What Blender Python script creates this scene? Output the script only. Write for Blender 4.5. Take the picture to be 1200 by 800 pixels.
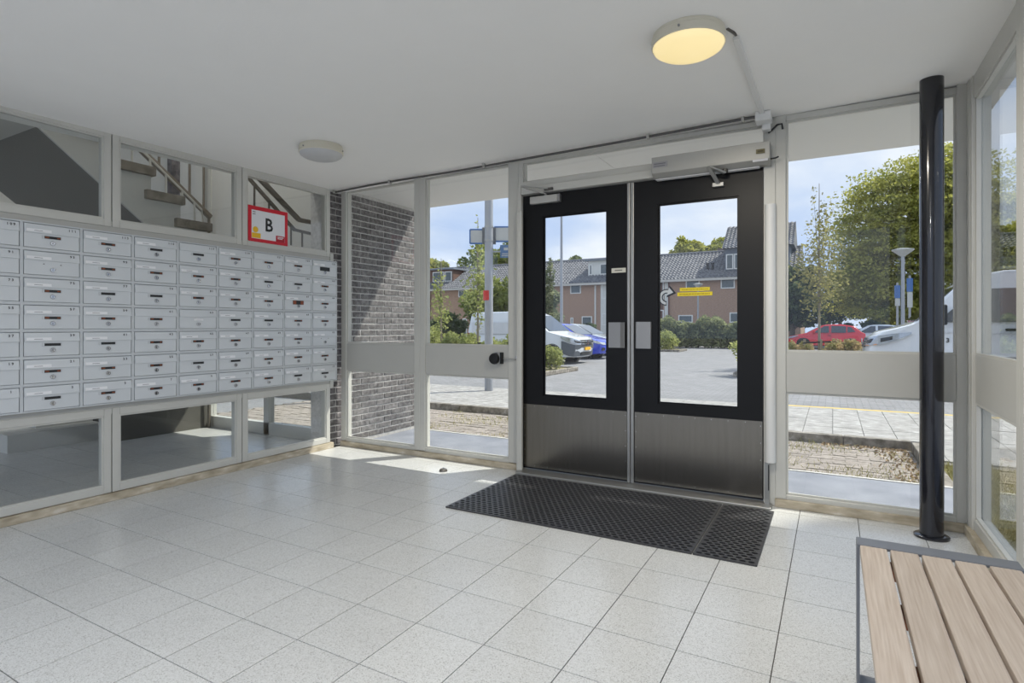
import bpy, bmesh, math, random
import numpy as np
from mathutils import Vector, Matrix
random.seed(7); rng = np.random.default_rng(7)
PI = math.pi
for o in list(bpy.data.objects): bpy.data.objects.remove(o)
scene = bpy.context.scene
C = scene.collection

# ------------------------------------------------------------------ camera
HC = 1.12
YAW = 0.512586
FPX = 667.9
cam_d = bpy.data.cameras.new('camera'); cam = bpy.data.objects.new('camera', cam_d); C.objects.link(cam)
cam.location = (0, 0, HC); cam.rotation_euler = (PI/2, 0, YAW)
cam_d.sensor_width = 36; cam_d.lens = 36*FPX/1200; cam_d.shift_y = -17/1200
cam_d.clip_start = .02; cam_d.clip_end = 500
scene.camera = cam
# ------------------------------------------------------------------ colour management
vs = scene.view_settings
vs.view_transform = 'Standard'; vs.look = 'None'; vs.gamma = 1; vs.use_curve_mapping = False
vs.exposure = 0.50
# ------------------------------------------------------------------ sky
world = bpy.data.worlds.new('sky'); scene.world = world; world.use_nodes = True
def build_sky():
    nt = world.node_tree; nt.nodes.clear(); N = nt.nodes.new; L = nt.links.new
    out = N('ShaderNodeOutputWorld'); bg = N('ShaderNodeBackground'); bg.inputs['Strength'].default_value = 0.82
    tc = N('ShaderNodeTexCoord'); mp = N('ShaderNodeMapping'); mp.inputs['Scale'].default_value = (1.3, 1.3, 3.2)
    n1 = N('ShaderNodeTexNoise'); n1.inputs['Scale'].default_value = 2.1; n1.inputs['Detail'].default_value = 6; n1.inputs['Roughness'].default_value = .52
    rp = N('ShaderNodeValToRGB'); e = rp.color_ramp.elements
    e[0].position = .36; e[0].color = (.46, .60, .90, 1); e[1].position = .64; e[1].color = (.88, .92, 1.0, 1)
    m = e.new(.48); m.color = (.60, .71, .93, 1)
    L(tc.outputs['Generated'], mp.inputs['Vector']); L(mp.outputs['Vector'], n1.inputs['Vector'])
    L(n1.outputs['Fac'], rp.inputs['Fac']); L(rp.outputs['Color'], bg.inputs['Color']); L(bg.outputs['Background'], out.inputs['Surface'])
build_sky()
# ------------------------------------------------------------------ sun
sd = bpy.data.lights.new('sun', 'SUN'); sd.energy = 4.2; sd.angle = math.radians(1.2); sd.color = (1, .96, .89)
sun = bpy.data.objects.new('sun', sd); C.objects.link(sun); sun.location = (20, 26, 40)
sun.rotation_euler = Vector((-.79, -1, -1.52)).to_track_quat('-Z', 'Y').to_euler()

# ================================================================== helpers
def lin(c):
    return tuple(((v/255)/12.92 if v/255 <= .04045 else ((v/255+.055)/1.055)**2.4) for v in c)
MATS = {}
def M(name, rgb, rough=.6, metal=0, var=.06, vscale=6, bump=0, bscale=40, spec=.5, coat=0, emit=None, estr=1):
    if name in MATS: return MATS[name]
    m = bpy.data.materials.new(name); m.use_nodes = True; nt = m.node_tree; b = nt.nodes['Principled BSDF']; N = nt.nodes.new; L = nt.links.new
    c = lin(rgb); b.inputs['Roughness'].default_value = rough; b.inputs['Metallic'].default_value = metal
    b.inputs['Specular IOR Level'].default_value = spec; b.inputs['Coat Weight'].default_value = coat
    tc = N('ShaderNodeTexCoord'); n = N('ShaderNodeTexNoise'); n.inputs['Scale'].default_value = vscale; n.inputs['Detail'].default_value = 5
    mx = N('ShaderNodeMix'); mx.data_type = 'RGBA'
    mx.inputs['A'].default_value = (*[v*(1-var) for v in c], 1); mx.inputs['B'].default_value = (*[min(1, v*(1+var)) for v in c], 1)
    L(tc.outputs['Object'], n.inputs['Vector']); L(n.outputs['Fac'], mx.inputs['Factor']); L(mx.outputs['Result'], b.inputs['Base Color'])
    if bump:
        n2 = N('ShaderNodeTexNoise'); n2.inputs['Scale'].default_value = bscale; n2.inputs['Detail'].default_value = 4
        bp = N('ShaderNodeBump'); bp.inputs['Strength'].default_value = bump; bp.inputs['Distance'].default_value = .01
        L(tc.outputs['Object'], n2.inputs['Vector']); L(n2.outputs['Fac'], bp.inputs['Height']); L(bp.outputs['Normal'], b.inputs['Normal'])
    if emit:
        b.inputs['Emission Color'].default_value = (*lin(emit), 1); b.inputs['Emission Strength'].default_value = estr
    MATS[name] = m; return m
def ramp_mat(name, cols, scale=8, rough=.7, detail=6, lo=.35, hi=.65, bump=0, metal=0, tex='noise', spec=.4, stretch=None, per_object=0, transl=0, coord='Object'):
    """noise driven colour ramp between several colours"""
    if name in MATS: return MATS[name]
    m = bpy.data.materials.new(name); m.use_nodes = True; nt = m.node_tree; b = nt.nodes['Principled BSDF']; N = nt.nodes.new; L = nt.links.new
    b.inputs['Roughness'].default_value = rough; b.inputs['Metallic'].default_value = metal; b.inputs['Specular IOR Level'].default_value = spec
    tc = N('ShaderNodeTexCoord'); src = tc.outputs[coord]
    if stretch:
        mp = N('ShaderNodeMapping'); mp.inputs['Scale'].default_value = stretch; L(src, mp.inputs['Vector']); src = mp.outputs['Vector']
    oi = N('ShaderNodeObjectInfo')
    if per_object:
        va = N('ShaderNodeVectorMath'); va.operation = 'ADD'; cm = N('ShaderNodeCombineXYZ'); mu = N('ShaderNodeMath'); mu.operation = 'MULTIPLY'; mu.inputs[1].default_value = 57
        L(oi.outputs['Random'], mu.inputs[0]); L(mu.outputs[0], cm.inputs[0]); L(mu.outputs[0], cm.inputs[1]); L(src, va.inputs[0]); L(cm.outputs[0], va.inputs[1]); src = va.outputs[0]
    if tex == 'voronoi':
        n = N('ShaderNodeTexVoronoi'); n.inputs['Scale'].default_value = scale; sep = N('ShaderNodeSeparateColor'); L(src, n.inputs['Vector']); L(n.outputs['Color'], sep.inputs[0]); fac = sep.outputs[0]
    else:
        n = N('ShaderNodeTexNoise'); n.inputs['Scale'].default_value = scale; n.inputs['Detail'].default_value = detail; L(src, n.inputs['Vector']); fac = n.outputs['Fac']
    rp = N('ShaderNodeValToRGB'); el = rp.color_ramp.elements
    k = len(cols)
    for i, c in enumerate(cols):
        p = lo+(hi-lo)*i/(k-1)
        e = el[0] if i == 0 else (el[1] if i == k-1 else el.new(p))
        e.position = p; e.color = (*lin(c), 1)
    L(fac, rp.inputs['Fac']); col = rp.outputs['Color']
    if per_object:
        hs = N('ShaderNodeHueSaturation'); mr = N('ShaderNodeMapRange'); mr.inputs['To Min'].default_value = 1-per_object; mr.inputs['To Max'].default_value = 1+per_object
        L(oi.outputs['Random'], mr.inputs['Value']); L(mr.outputs['Result'], hs.inputs['Value']); L(col, hs.inputs['Color']); col = hs.outputs['Color']
    L(col, b.inputs['Base Color'])
    if bump:
        bp = N('ShaderNodeBump'); bp.inputs['Strength'].default_value = bump; bp.inputs['Distance'].default_value = .01
        L(fac, bp.inputs['Height']); L(bp.outputs['Normal'], b.inputs['Normal'])
    if transl:
        t = N('ShaderNodeBsdfTranslucent'); ms = N('ShaderNodeMixShader'); ms.inputs['Fac'].default_value = transl
        L(col, t.inputs['Color']); L(b.outputs['BSDF'], ms.inputs[1]); L(t.outputs['BSDF'], ms.inputs[2]); L(ms.outputs['Shader'], nt.nodes['Material Output'].inputs['Surface'])
    MATS[name] = m; return m
def glass_mat(name, tint=(.96, .97, .96), ior=1.45):
    m = bpy.data.materials.new(name); m.use_nodes = True; nt = m.node_tree; nt.nodes.clear(); N = nt.nodes.new; L = nt.links.new
    out = N('ShaderNodeOutputMaterial'); tr = N('ShaderNodeBsdfTransparent'); tr.inputs['Color'].default_value = (*tint, 1)
    gl = N('ShaderNodeBsdfGlossy'); gl.inputs['Roughness'].default_value = .01; fr = N('ShaderNodeFresnel'); fr.inputs['IOR'].default_value = ior
    ge = N('ShaderNodeNewGeometry'); mi = N('ShaderNodeMix'); mi.inputs['A'].default_value = ior; mi.inputs['B'].default_value = 1/ior
    L(ge.outputs['Backfacing'], mi.inputs['Factor']); L(mi.outputs['Result'], fr.inputs['IOR'])      # both faces of a thin pane reflect alike
    mx = N('ShaderNodeMixShader'); L(fr.outputs[0], mx.inputs[0]); L(tr.outputs[0], mx.inputs[1]); L(gl.outputs[0], mx.inputs[2]); L(mx.outputs[0], out.inputs['Surface'])
    MATS[name] = m; return m

def wloc(o):
    v = Vector((0, 0, 0))
    while o is not None: v += Vector(o.location); o = o.parent
    return v
class MB:
    def __init__(s): s.v = []; s.f = []
    def add(s, vs, fs):
        n = len(s.v); s.v += [tuple(p) for p in vs]; s.f += [tuple(i+n for i in f) for f in fs]; return s
    def box(s, x0, x1, y0, y1, z0, z1):
        return s.add([(x0,y0,z0),(x1,y0,z0),(x1,y1,z0),(x0,y1,z0),(x0,y0,z1),(x1,y0,z1),(x1,y1,z1),(x0,y1,z1)],
                     [(3,2,1,0),(4,5,6,7),(0,1,5,4),(1,2,6,5),(2,3,7,6),(3,0,4,7)])
    def obox(s, c, ax, ay, az):
        c = Vector(c); ax = Vector(ax); ay = Vector(ay); az = Vector(az)
        vs = [c+sx*ax+sy*ay+sz*az for sz in (-1, 1) for sx, sy in ((-1,-1),(1,-1),(1,1),(-1,1))]
        return s.add(vs, [(3,2,1,0),(4,5,6,7),(0,1,5,4),(1,2,6,5),(2,3,7,6),(3,0,4,7)])
    def bar(s, p0, p1, w, h, up=(0,0,1)):
        p0 = Vector(p0); p1 = Vector(p1); d = p1-p0; a = d.normalized(); r = a.cross(Vector(up))
        if r.length < 1e-4: r = a.cross(Vector((1,0,0)))
        r.normalize(); u = r.cross(a)
        return s.obox((p0+p1)/2, d/2, r*w/2, u*h/2)
    def tube(s, p0, p1, r0, r1=None, n=12, cap=True):
        r1 = r0 if r1 is None else r1
        p0 = Vector(p0); p1 = Vector(p1); a = (p1-p0).normalized(); t = Vector((0,0,1)) if abs(a.z) < .9 else Vector((1,0,0))
        u = a.cross(t).normalized(); w = a.cross(u)
        vs = []
        for p, r in ((p0, r0), (p1, r1)):
            vs += [p+(u*math.cos(2*PI*i/n)+w*math.sin(2*PI*i/n))*r for i in range(n)]
        fs = [(i, (i+1)%n, n+(i+1)%n, n+i) for i in range(n)]
        if cap: fs += [tuple(range(n-1, -1, -1)), tuple(range(n, 2*n))]
        return s.add(vs, fs)
    def path(s, pts, r, n=8):
        pts = [Vector(p) for p in pts]; rings = []; k = len(pts)
        for i, p in enumerate(pts):
            a = (pts[min(i+1, k-1)]-pts[max(i-1, 0)]).normalized(); t = Vector((0,0,1)) if abs(a.z) < .9 else Vector((1,0,0))
            u = a.cross(t).normalized(); w = a.cross(u); rr = r[i] if isinstance(r, (list, tuple)) else r
            rings.append([p+(u*math.cos(2*PI*j/n)+w*math.sin(2*PI*j/n))*rr for j in range(n)])
        vs = [q for g in rings for q in g]; fs = []
        for i in range(k-1):
            fs += [(i*n+j, i*n+(j+1)%n, (i+1)*n+(j+1)%n, (i+1)*n+j) for j in range(n)]
        fs += [tuple(range(n-1, -1, -1)), tuple(range((k-1)*n, k*n))]
        return s.add(vs, fs)
    def lathe(s, prof, c, n=40, axis='z', sign=1):
        c = Vector(c); vs = []; k = len(prof)
        for r, h in prof:
            for i in range(n):
                a = 2*PI*i/n; x, y = r*math.cos(a), r*math.sin(a); h_ = h*sign
                vs.append(c+Vector((x, y, h_) if axis == 'z' else ((h_, x, y) if axis == 'x' else (x, h_, y))))
        fs = [(i*n+j, i*n+(j+1)%n, (i+1)*n+(j+1)%n, (i+1)*n+j) for i in range(k-1) for j in range(n)]
        if prof[0][0] > 1e-4: fs.append(tuple(range(n-1, -1, -1)))
        if prof[-1][0] > 1e-4: fs.append(tuple(range((k-1)*n, k*n)))
        return s.add(vs, fs)
    def prism(s, poly, axis, a, b):
        """poly in the two other axes (cyclic order x:(y,z) y:(x,z) z:(x,y))"""
        def P(u, v, w): return {'x': (w, u, v), 'y': (u, w, v), 'z': (u, v, w)}[axis]
        n = len(poly); vs = [P(u, v, a) for u, v in poly]+[P(u, v, b) for u, v in poly]
        return s.add(vs, [tuple(range(n)), tuple(range(2*n-1, n-1, -1))]+[(i, n+i, n+(i+1)%n, (i+1)%n) for i in range(n)])
    def quad(s, a, b, c, d): return s.add([a, b, c, d], [(0, 1, 2, 3)])
    def mesh(s, name, m, off=(0,0,0), bevel=0, smooth=False, seg=2):
        me = bpy.data.meshes.new(name); ox, oy, oz = off
        me.from_pydata([(x-ox, y-oy, z-oz) for x, y, z in s.v], [], s.f)
        bm = bmesh.new(); bm.from_mesh(me); bmesh.ops.recalc_face_normals(bm, faces=bm.faces)
        if bevel:
            ed = [e for e in bm.edges if len(e.link_faces) == 2 and e.calc_face_angle(0) > .5]
            bmesh.ops.bevel(bm, geom=ed, offset=bevel, segments=seg, affect='EDGES', profile=.5)
        bm.to_mesh(me); bm.free(); me.materials.append(m)
        if smooth:
            me.polygons.foreach_set('use_smooth', [True]*len(me.polygons)); me.set_sharp_from_angle(angle=math.radians(35))
        return me
    def build(s, name, m, parent=None, bevel=0, smooth=False, local=False, origin=None, seg=2):
        off = (0,0,0) if (local or parent is None) else wloc(parent)
        loc = Vector((0,0,0))
        if origin is not None: loc = Vector(origin)-Vector(off); off = Vector(origin)
        me = s.mesh(name, m, off, bevel, smooth, seg)
        o = bpy.data.objects.new(name, me); C.objects.link(o); o.parent = parent; o.location = loc
        return o
def base_center(mb):
    a = np.array(mb.v); return (float((a[:,0].min()+a[:,0].max())/2), float((a[:,1].min()+a[:,1].max())/2), float(a[:,2].min()))
def tag(o, label=None, cat=None, group=None, kind=None):
    if label: o['label'] = label
    if cat: o['category'] = cat
    if group: o['group'] = group
    if kind: o['kind'] = kind
    return o
def thing(name, label, cat, loc, rotz=0, group=None):
    o = bpy.data.objects.new(name, None); C.objects.link(o); o.location = loc; o.rotation_euler = (0, 0, rotz); o.empty_display_size = .1
    return tag(o, label, cat, group)
def single(mb, name, m, label, cat, group=None, bevel=0, smooth=False, kind=None):
    return tag(mb.build(name, m, origin=base_center(mb), bevel=bevel, smooth=smooth), label, cat, group, kind)
def struct(name, loc=(0,0,0), label=None):
    o = bpy.data.objects.new(name, None); C.objects.link(o); o.location = loc; o.empty_display_size = .1
    o['kind'] = 'structure'
    if label: o['label'] = label
    return o
def part(parent, name, m, *boxes, bevel=0, smooth=False):
    mb = MB()
    for b in boxes: mb.box(*b)
    o = mb.build(name, m, parent, bevel=bevel, smooth=smooth)
    if len(boxes) > 1 and 'print' in name: o['kind'] = 'stuff'      # lines of print too small to pick apart
    return o
def share(name, me, parent, loc):
    o = bpy.data.objects.new(name, me); C.objects.link(o); o.parent = parent; o.location = loc; return o
def copy_tree(o, parent=None):
    c = o.copy(); C.objects.link(c); c.parent = parent
    for ch in list(o.children): copy_tree(ch, c)
    return c
TXT = {}
def text_mesh(s, size, m, extrude=.0004):
    k = (s, size, m.name)
    if k in TXT: return TXT[k]
    cu = bpy.data.curves.new('t', 'FONT'); cu.body = s; cu.size = size; cu.extrude = extrude; cu.resolution_u = 2; cu.offset = size*.02; cu.align_x = 'CENTER'; cu.align_y = 'CENTER'
    o = bpy.data.objects.new('t', cu); C.objects.link(o); bpy.context.view_layer.update()
    me = bpy.data.meshes.new_from_object(o.evaluated_get(bpy.context.evaluated_depsgraph_get()))
    bpy.data.objects.remove(o); bpy.data.curves.remove(cu); me.name = 'lettering'; me.materials.clear(); me.materials.append(m); TXT[k] = me
    return me
fwx, fwy = -math.sin(YAW), math.cos(YAW)
def at(px, py, d):
    """place seen in the photograph at pixel (px,py), d metres along the viewing direction"""
    a = (px-600)/FPX; return (d*(fwx+a*fwy), d*(fwy-a*fwx), HC+(383-py)/FPX*d)
def cz(x, y): return 2.446+.011*(x-.65)+.015*(y-3.95)      # the ceiling is a hair out of level

# ------------------------------------------------------------------ materials
cream = M('cream_paint', (199,198,191), .42, var=.04, bump=.05, bscale=30)
cream2 = M('cream_paint_panel', (190,189,183), .5, var=.03)
white_paint = M('white_ceiling_paint', (243,242,239), .85, var=.015, bump=.06, bscale=60)
plinth_m = ramp_mat('worn_beige_plinth', [(150,138,116), (182,170,148), (194,183,162)], scale=9, rough=.6, lo=.25, hi=.6, bump=.1, stretch=(1,1,3))
black_paint = M('black_door_paint', (9,9,11), .42, var=.15, vscale=20, spec=.3)
steel = ramp_mat('brushed_steel_plate', [(124,119,110), (129,124,115)], scale=3, rough=.22, metal=.96, stretch=(14,14,.6))
alu = M('aluminium', (168,168,165), .38, metal=.75, var=.06, vscale=15)
alu_dark = M('grey_pull_plate', (150,150,150), .42, metal=.7, var=.05)
glass = glass_mat('window_glass')
grey_box = M('mailbox_grey', (208,212,214), .42, var=.02, spec=.4)
grey_box2 = M('mailbox_carcass_grey', (198,202,204), .5, var=.02)
card = M('white_name_card', (236,237,238), .5, var=.02)
dark_ink = M('dark_print', (36,38,40), .6, var=.05)
chrome = M('chrome', (205,205,205), .16, metal=1, var=.02)
orange_ink = M('orange_print', (138,70,40), .5)
black_pl = M('black_plastic', (18,18,19), .4, var=.1)
tile_m = None
def terrazzo():
    m = bpy.data.materials.new('terrazzo_tile'); m.use_nodes = True; nt = m.node_tree; b = nt.nodes['Principled BSDF']; N = nt.nodes.new; L = nt.links.new
    tc = N('ShaderNodeTexCoord'); oi = N('ShaderNodeObjectInfo'); cm = N('ShaderNodeCombineXYZ'); mu = N('ShaderNodeMath'); mu.operation = 'MULTIPLY'; mu.inputs[1].default_value = 31
    va = N('ShaderNodeVectorMath'); va.operation = 'ADD'
    L(oi.outputs['Random'], mu.inputs[0]); L(mu.outputs[0], cm.inputs[0]); L(mu.outputs[0], cm.inputs[1]); L(tc.outputs['Object'], va.inputs[0]); L(cm.outputs[0], va.inputs[1])
    v = N('ShaderNodeTexVoronoi'); v.inputs['Scale'].default_value = 330; s = N('ShaderNodeSeparateColor'); L(va.outputs[0], v.inputs['Vector']); L(v.outputs['Color'], s.inputs[0])
    rp = N('ShaderNodeValToRGB'); e = rp.color_ramp.elements
    e[0].position = .03; e[0].color = (*lin((172,172,169)),1); e[1].position = .9; e[1].color = (*lin((219,220,219)),1)
    for p, c in ((.10,(192,192,190)), (.25,(205,206,204)), (.6,(212,213,211))): q = e.new(p); q.color = (*lin(c),1)
    n = N('ShaderNodeTexNoise'); n.inputs['Scale'].default_value = 5; mr = N('ShaderNodeMapRange'); mr.inputs['To Min'].default_value = .95; mr.inputs['To Max'].default_value = 1.03
    m2 = N('ShaderNodeMapRange'); m2.inputs['To Min'].default_value = .965; m2.inputs['To Max'].default_value = 1.02; mm = N('ShaderNodeMath'); mm.operation = 'MULTIPLY'
    hs = N('ShaderNodeHueSaturation'); L(va.outputs[0], n.inputs['Vector']); L(n.outputs['Fac'], mr.inputs['Value']); L(oi.outputs['Random'], m2.inputs['Value'])
    L(mr.outputs['Result'], mm.inputs[0]); L(m2.outputs['Result'], mm.inputs[1]); L(mm.outputs[0], hs.inputs['Value']); L(s.outputs[0], rp.inputs['Fac']); L(rp.outputs['Color'], hs.inputs['Color']); L(hs.outputs['Color'], b.inputs['Base Color'])
    b.inputs['Roughness'].default_value = .24
    b.inputs['Specular IOR Level'].default_value = .5
    return m
tile_m = terrazzo()
grout = M('grout', (84,82,78), .9)

# ================================================================== room shell
XL, XR, YB, Y0 = -4.05, .66, 3.95, -.7
# ---- floor with individual tiles
fl = struct('floor', (0,0,0))
part(fl, 'screed', grout, (XL-.08, XR+.06, Y0, YB+.02, -.16, -.0035))
tile_cache = {}
def lay(root, x0, x1, y0, y1, gx, gy, p, z0, z1, m, gap, name='tile', bev=0, stagger=0, dz=0):
    n = 0
    j0 = math.floor((y0-gy)/p[1]+1e-6); j1 = math.ceil((y1-gy)/p[1]-1e-6)
    for j in range(j0, j1):
        off = stagger*p[0] if j % 2 else 0
        i0 = math.floor((x0-gx-off)/p[0]+1e-6); i1 = math.ceil((x1-gx-off)/p[0]-1e-6)
        for i in range(i0, i1):
            a, b = max(x0, gx+off+i*p[0]+gap), min(x1, gx+off+(i+1)*p[0]-gap); c, d = max(y0, gy+j*p[1]+gap), min(y1, gy+(j+1)*p[1]-gap)
            if b-a < .012 or d-c < .012: continue
            k = (name, m.name, round(b-a, 3), round(d-c, 3), z0, z1)
            if k not in tile_cache:
                hx, hy = (b-a)/2, (d-c)/2
                tile_cache[k] = MB().box(-hx, hx, -hy, hy, z0, z1).mesh(name, m, bevel=bev, seg=1)
            w = wloc(root)
            share(name, tile_cache[k], root, ((a+b)/2-w.x, (c+d)/2-w.y, (random.uniform(-dz, dz) if dz else 0)-w.z)); n += 1
    return n
GX, GY = -1.973, 2.002
lay(fl, XL, XR, -.1, YB, GX, GY, (.3, .3), -.014, 0, tile_m, .0019)
mb = MB()
for i in range(-7, 9):
    for j in range(-10, -7):
        mb.box(max(XL, GX+i*.3+.0014), min(XR, GX+i*.3+.2986), GY+j*.3+.0014, GY+j*.3+.2986, -.014, 0)
tag(mb.build('tile_field', tile_m, fl), kind='stuff')
# ---- ceiling
mb = MB()
xs, ys = (XL-.25, XR+.12), (Y0, YB+.06)
lo = [(x, y, cz(x, y)) for x, y in ((xs[0],ys[0]),(xs[1],ys[0]),(xs[1],ys[1]),(xs[0],ys[1]))]; hi = [(x, y, 2.78) for x, y, z in lo]
mb.add(lo+hi, [(0,1,2,3),(7,6,5,4),(0,4,5,1),(1,5,6,2),(2,6,7,3),(3,7,4,0)])
tag(mb.build('ceiling', white_paint), 'white painted plaster ceiling of the lobby', kind='structure')

# ---- glazed facade: windows, doors
def pane(parent, axis, a0, a1, z0, z1, pos, th=.006, name='pane'):
    b = (a0, a1, pos-th/2, pos+th/2, z0, z1) if axis == 'y' else (pos-th/2, pos+th/2, a0, a1, z0, z1)
    return part(parent, name, glass, b)
def beads(parent, axis, a0, a1, z0, z1, front, depth=.012, w=.012):
    """narrow glazing bead round an opening, just inside it"""
    for (p0, p1, q0, q1, nm) in ((a0, a0+w, z0, z1, 'glazing_bead'), (a1-w, a1, z0, z1, 'glazing_bead'), (a0+w, a1-w, z0, z0+w, 'glazing_bead'), (a0+w, a1-w, z1-w, z1, 'glazing_bead')):
        b = (p0, p1, front, front+depth, q0, q1) if axis == 'y' else (front, front+depth, p0, p1, q0, q1)
        part(parent, nm, cream, b)
F0, F1 = 3.915, 3.99          # facade frame depth
def facade_bay(n, x0, x1, g0, g1, label, zt=2.40):
    w = struct('window_%d' % n, (x0, YB, 0), label)
    part(w, 'post', cream, (x0, g0, F0, F1, .05, cz(x0, YB)), bevel=.003)
    part(w, 'post', cream, (g1, x1, F0, F1, .05, cz(x1, YB)), bevel=.003)
    part(w, 'head_rail', cream, (g0, g1, F0+.005, F1, zt, cz(x0, YB)), bevel=.003)
    part(w, 'spandrel_panel', cream2, (g0, g1, F0+.008, F1, .715, .967), bevel=.003)
    part(w, 'bottom_rail', cream, (g0, g1, F0+.003, F1, .04, .078), bevel=.003)
    pane(w, 'y', g0, g1, .967, zt, 3.955); pane(w, 'y', g0, g1, .078, .715, 3.955)
    beads(w, 'y', g0, g1, .967, zt, F0+.018); beads(w, 'y', g0, g1, .078, .715, F0+.018)
    return w
facade_bay(1, -4.062, -3.125, -4.0, -3.184, 'narrow cream framed window beside the grey brick wall, spandrel panel at mid height')
facade_bay(2, -3.125, -2.145, -3.066, -2.236, 'cream framed window between brick bay and doors, rotary lock on its spandrel')
w4 = facade_bay(3, -.312, .66, -.253, .592, 'wide cream framed window behind the black pillar')
# transom over the doors
w = struct('window_4', (-1.25, YB, 2.2), 'long low transom light above the black double doors')
part(w, 'head_rail', cream, (-2.105, -.372, F0, F1, 2.395, cz(-1.2, YB)), bevel=.003)
part(w, 'transom_rail', cream, (-2.105, -.372, F0-.03, F1, 2.145, 2.20), (-2.105, -.372, F0-.012, F1, 2.20, 2.245), bevel=.003)
pane(w, 'y', -2.105, -.372, 2.245, 2.395, 3.955); beads(w, 'y', -2.105, -.372, 2.245, 2.395, F0+.02)
# plinth strips along the facade
b = struct('baseboard_back', (-2, YB, 0), 'worn beige painted plinth under the facade windows')
part(b, 'plinth', plinth_m, (-4.06, -2.14, 3.898, 3.985, 0, .046), bevel=.004)
part(b, 'plinth', plinth_m, (-.315, .655, 3.898, 3.985, 0, .05), bevel=.004)
# door frame
t = struct('trim_1', (-1.25, YB, 0), 'cream door frame with metal threshold')
part(t, 'jamb', cream, (-2.145, -2.112, F0-.02, F1, 0, 2.2), bevel=.003)
part(t, 'jamb', cream, (-.380, -.312, F0-.005, F1, 0, cz(-.3, YB)), bevel=.003)
part(t, 'jamb', cream, (-2.145, -2.105, F0, F1, 2.2, cz(-2.1, YB)), bevel=.003)
part(t, 'finger_guard', cream, (-2.142, -2.095, 3.868, 3.897, .004, 2.02), bevel=.012)
mb = MB(); mb.prism([(-.340+.033*math.cos(a), 3.905-.04*math.sin(a)) for a in np.linspace(0, PI, 12)], 'z', .275, 1.885); mb.build('finger_guard', M('white_plastic', (225,225,222), .4, var=.02), t, smooth=True)
part(t, 'hinge_rail', alu, (-.372, -.345, 3.885, 3.912, .01, .275)); part(t, 'hinge_slot', black_pl, (-.352, -.346, 3.883, 3.886, .10, .26))
part(t, 'threshold', alu, (-2.112, -.33, 3.80, 3.99, 0, .016), bevel=.005)
# doors
DF0, DF1 = 3.925, 3.97
def door(n, x0, x1, g0, g1, label):
    d = struct('door_%d' % n, (x0, YB, .02), label); z0, z1, gz0, gz1 = .024, 2.138, .592, 1.968
    for nm, bx in (('stile', (x0, g0, DF0, DF1, z0, z1)), ('stile', (g1, x1, DF0, DF1, z0, z1)), ('top_rail', (g0, g1, DF0, DF1, gz1, z1)), ('bottom_rail', (g0, g1, DF0, DF1, z0, gz0))):
        part(d, nm, black_paint, bx)
    pane(d, 'y', g0, g1, gz0, gz1, 3.95)
    wbd = .012
    for q in ((g0, g0+wbd, gz0, gz1), (g1-wbd, g1, gz0, gz1), (g0+wbd, g1-wbd, gz0, gz0+wbd), (g0+wbd, g1-wbd, gz1-wbd, gz1)): part(d, 'glazing_bead', black_paint, (q[0], q[1], DF0+.012, DF0+.022, q[2], q[3]))
    part(d, 'kick_plate', steel, (x0+.006, x1-.004, DF0-.003, DF0, z0+.012, .522))
    mb = MB()
    for i in range(5):
        for xx in (x0+.016, x1-.014): mb.lathe([(.004, 0), (.003, .002)], (xx, DF0-.003, .06+i*.108), 8, 'y', -1)
    for i in range(1, 8):
        for zz in (.05, .51): mb.lathe([(.004, 0), (.003, .002)], (x0+(x1-x0)*i/8, DF0-.003, zz), 8, 'y', -1)
    tag(mb.build('screws', chrome, d), kind='stuff')
    return d
d1 = door(1, -2.108, -1.268, -1.936, -1.421, 'black door leaf with the small closer box on its top rail')
d2 = door(2, -1.222, -.384, -1.053, -.528, 'black door leaf under the long door operator, yellow strips on its glass')
part(d1, 'meeting_strip', alu, (-1.268, -1.248, DF0-.012, DF1, .02, 2.14), bevel=.003)
part(d2, 'meeting_strip', alu, (-1.244, -1.222, DF0-.006, DF1, .02, 2.14), bevel=.003)
# pull plates
mb = MB(); mb.prism([(-1.405, DF0), (-1.405, DF0-.014), (-1.318, DF0-.014), (-1.282, DF0-.03), (-1.280, DF0-.028), (-1.314, DF0-.004), (-1.314, DF0)], 'z', .972, 1.153); mb.build('pull_plate', alu_dark, d1)
mb = MB(); mb.prism([(-1.204, DF0), (-1.204, DF0-.022), (-1.198, DF0-.026), (-1.098, DF0-.02), (-1.096, DF0)], 'z', .970, 1.156); mb.build('pull_plate', alu_dark, d2)
tagp = part(d1, 'door_tag', M('tag_white', (205,203,192), .5), (-1.386, -1.281, DF0-.003, DF0, 1.508, 1.541))
part(tagp, 'print', M('faded_print', (120,118,110), .6), (-1.362, -1.306, DF0-.004, DF0-.0028, 1.521, 1.529))
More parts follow.
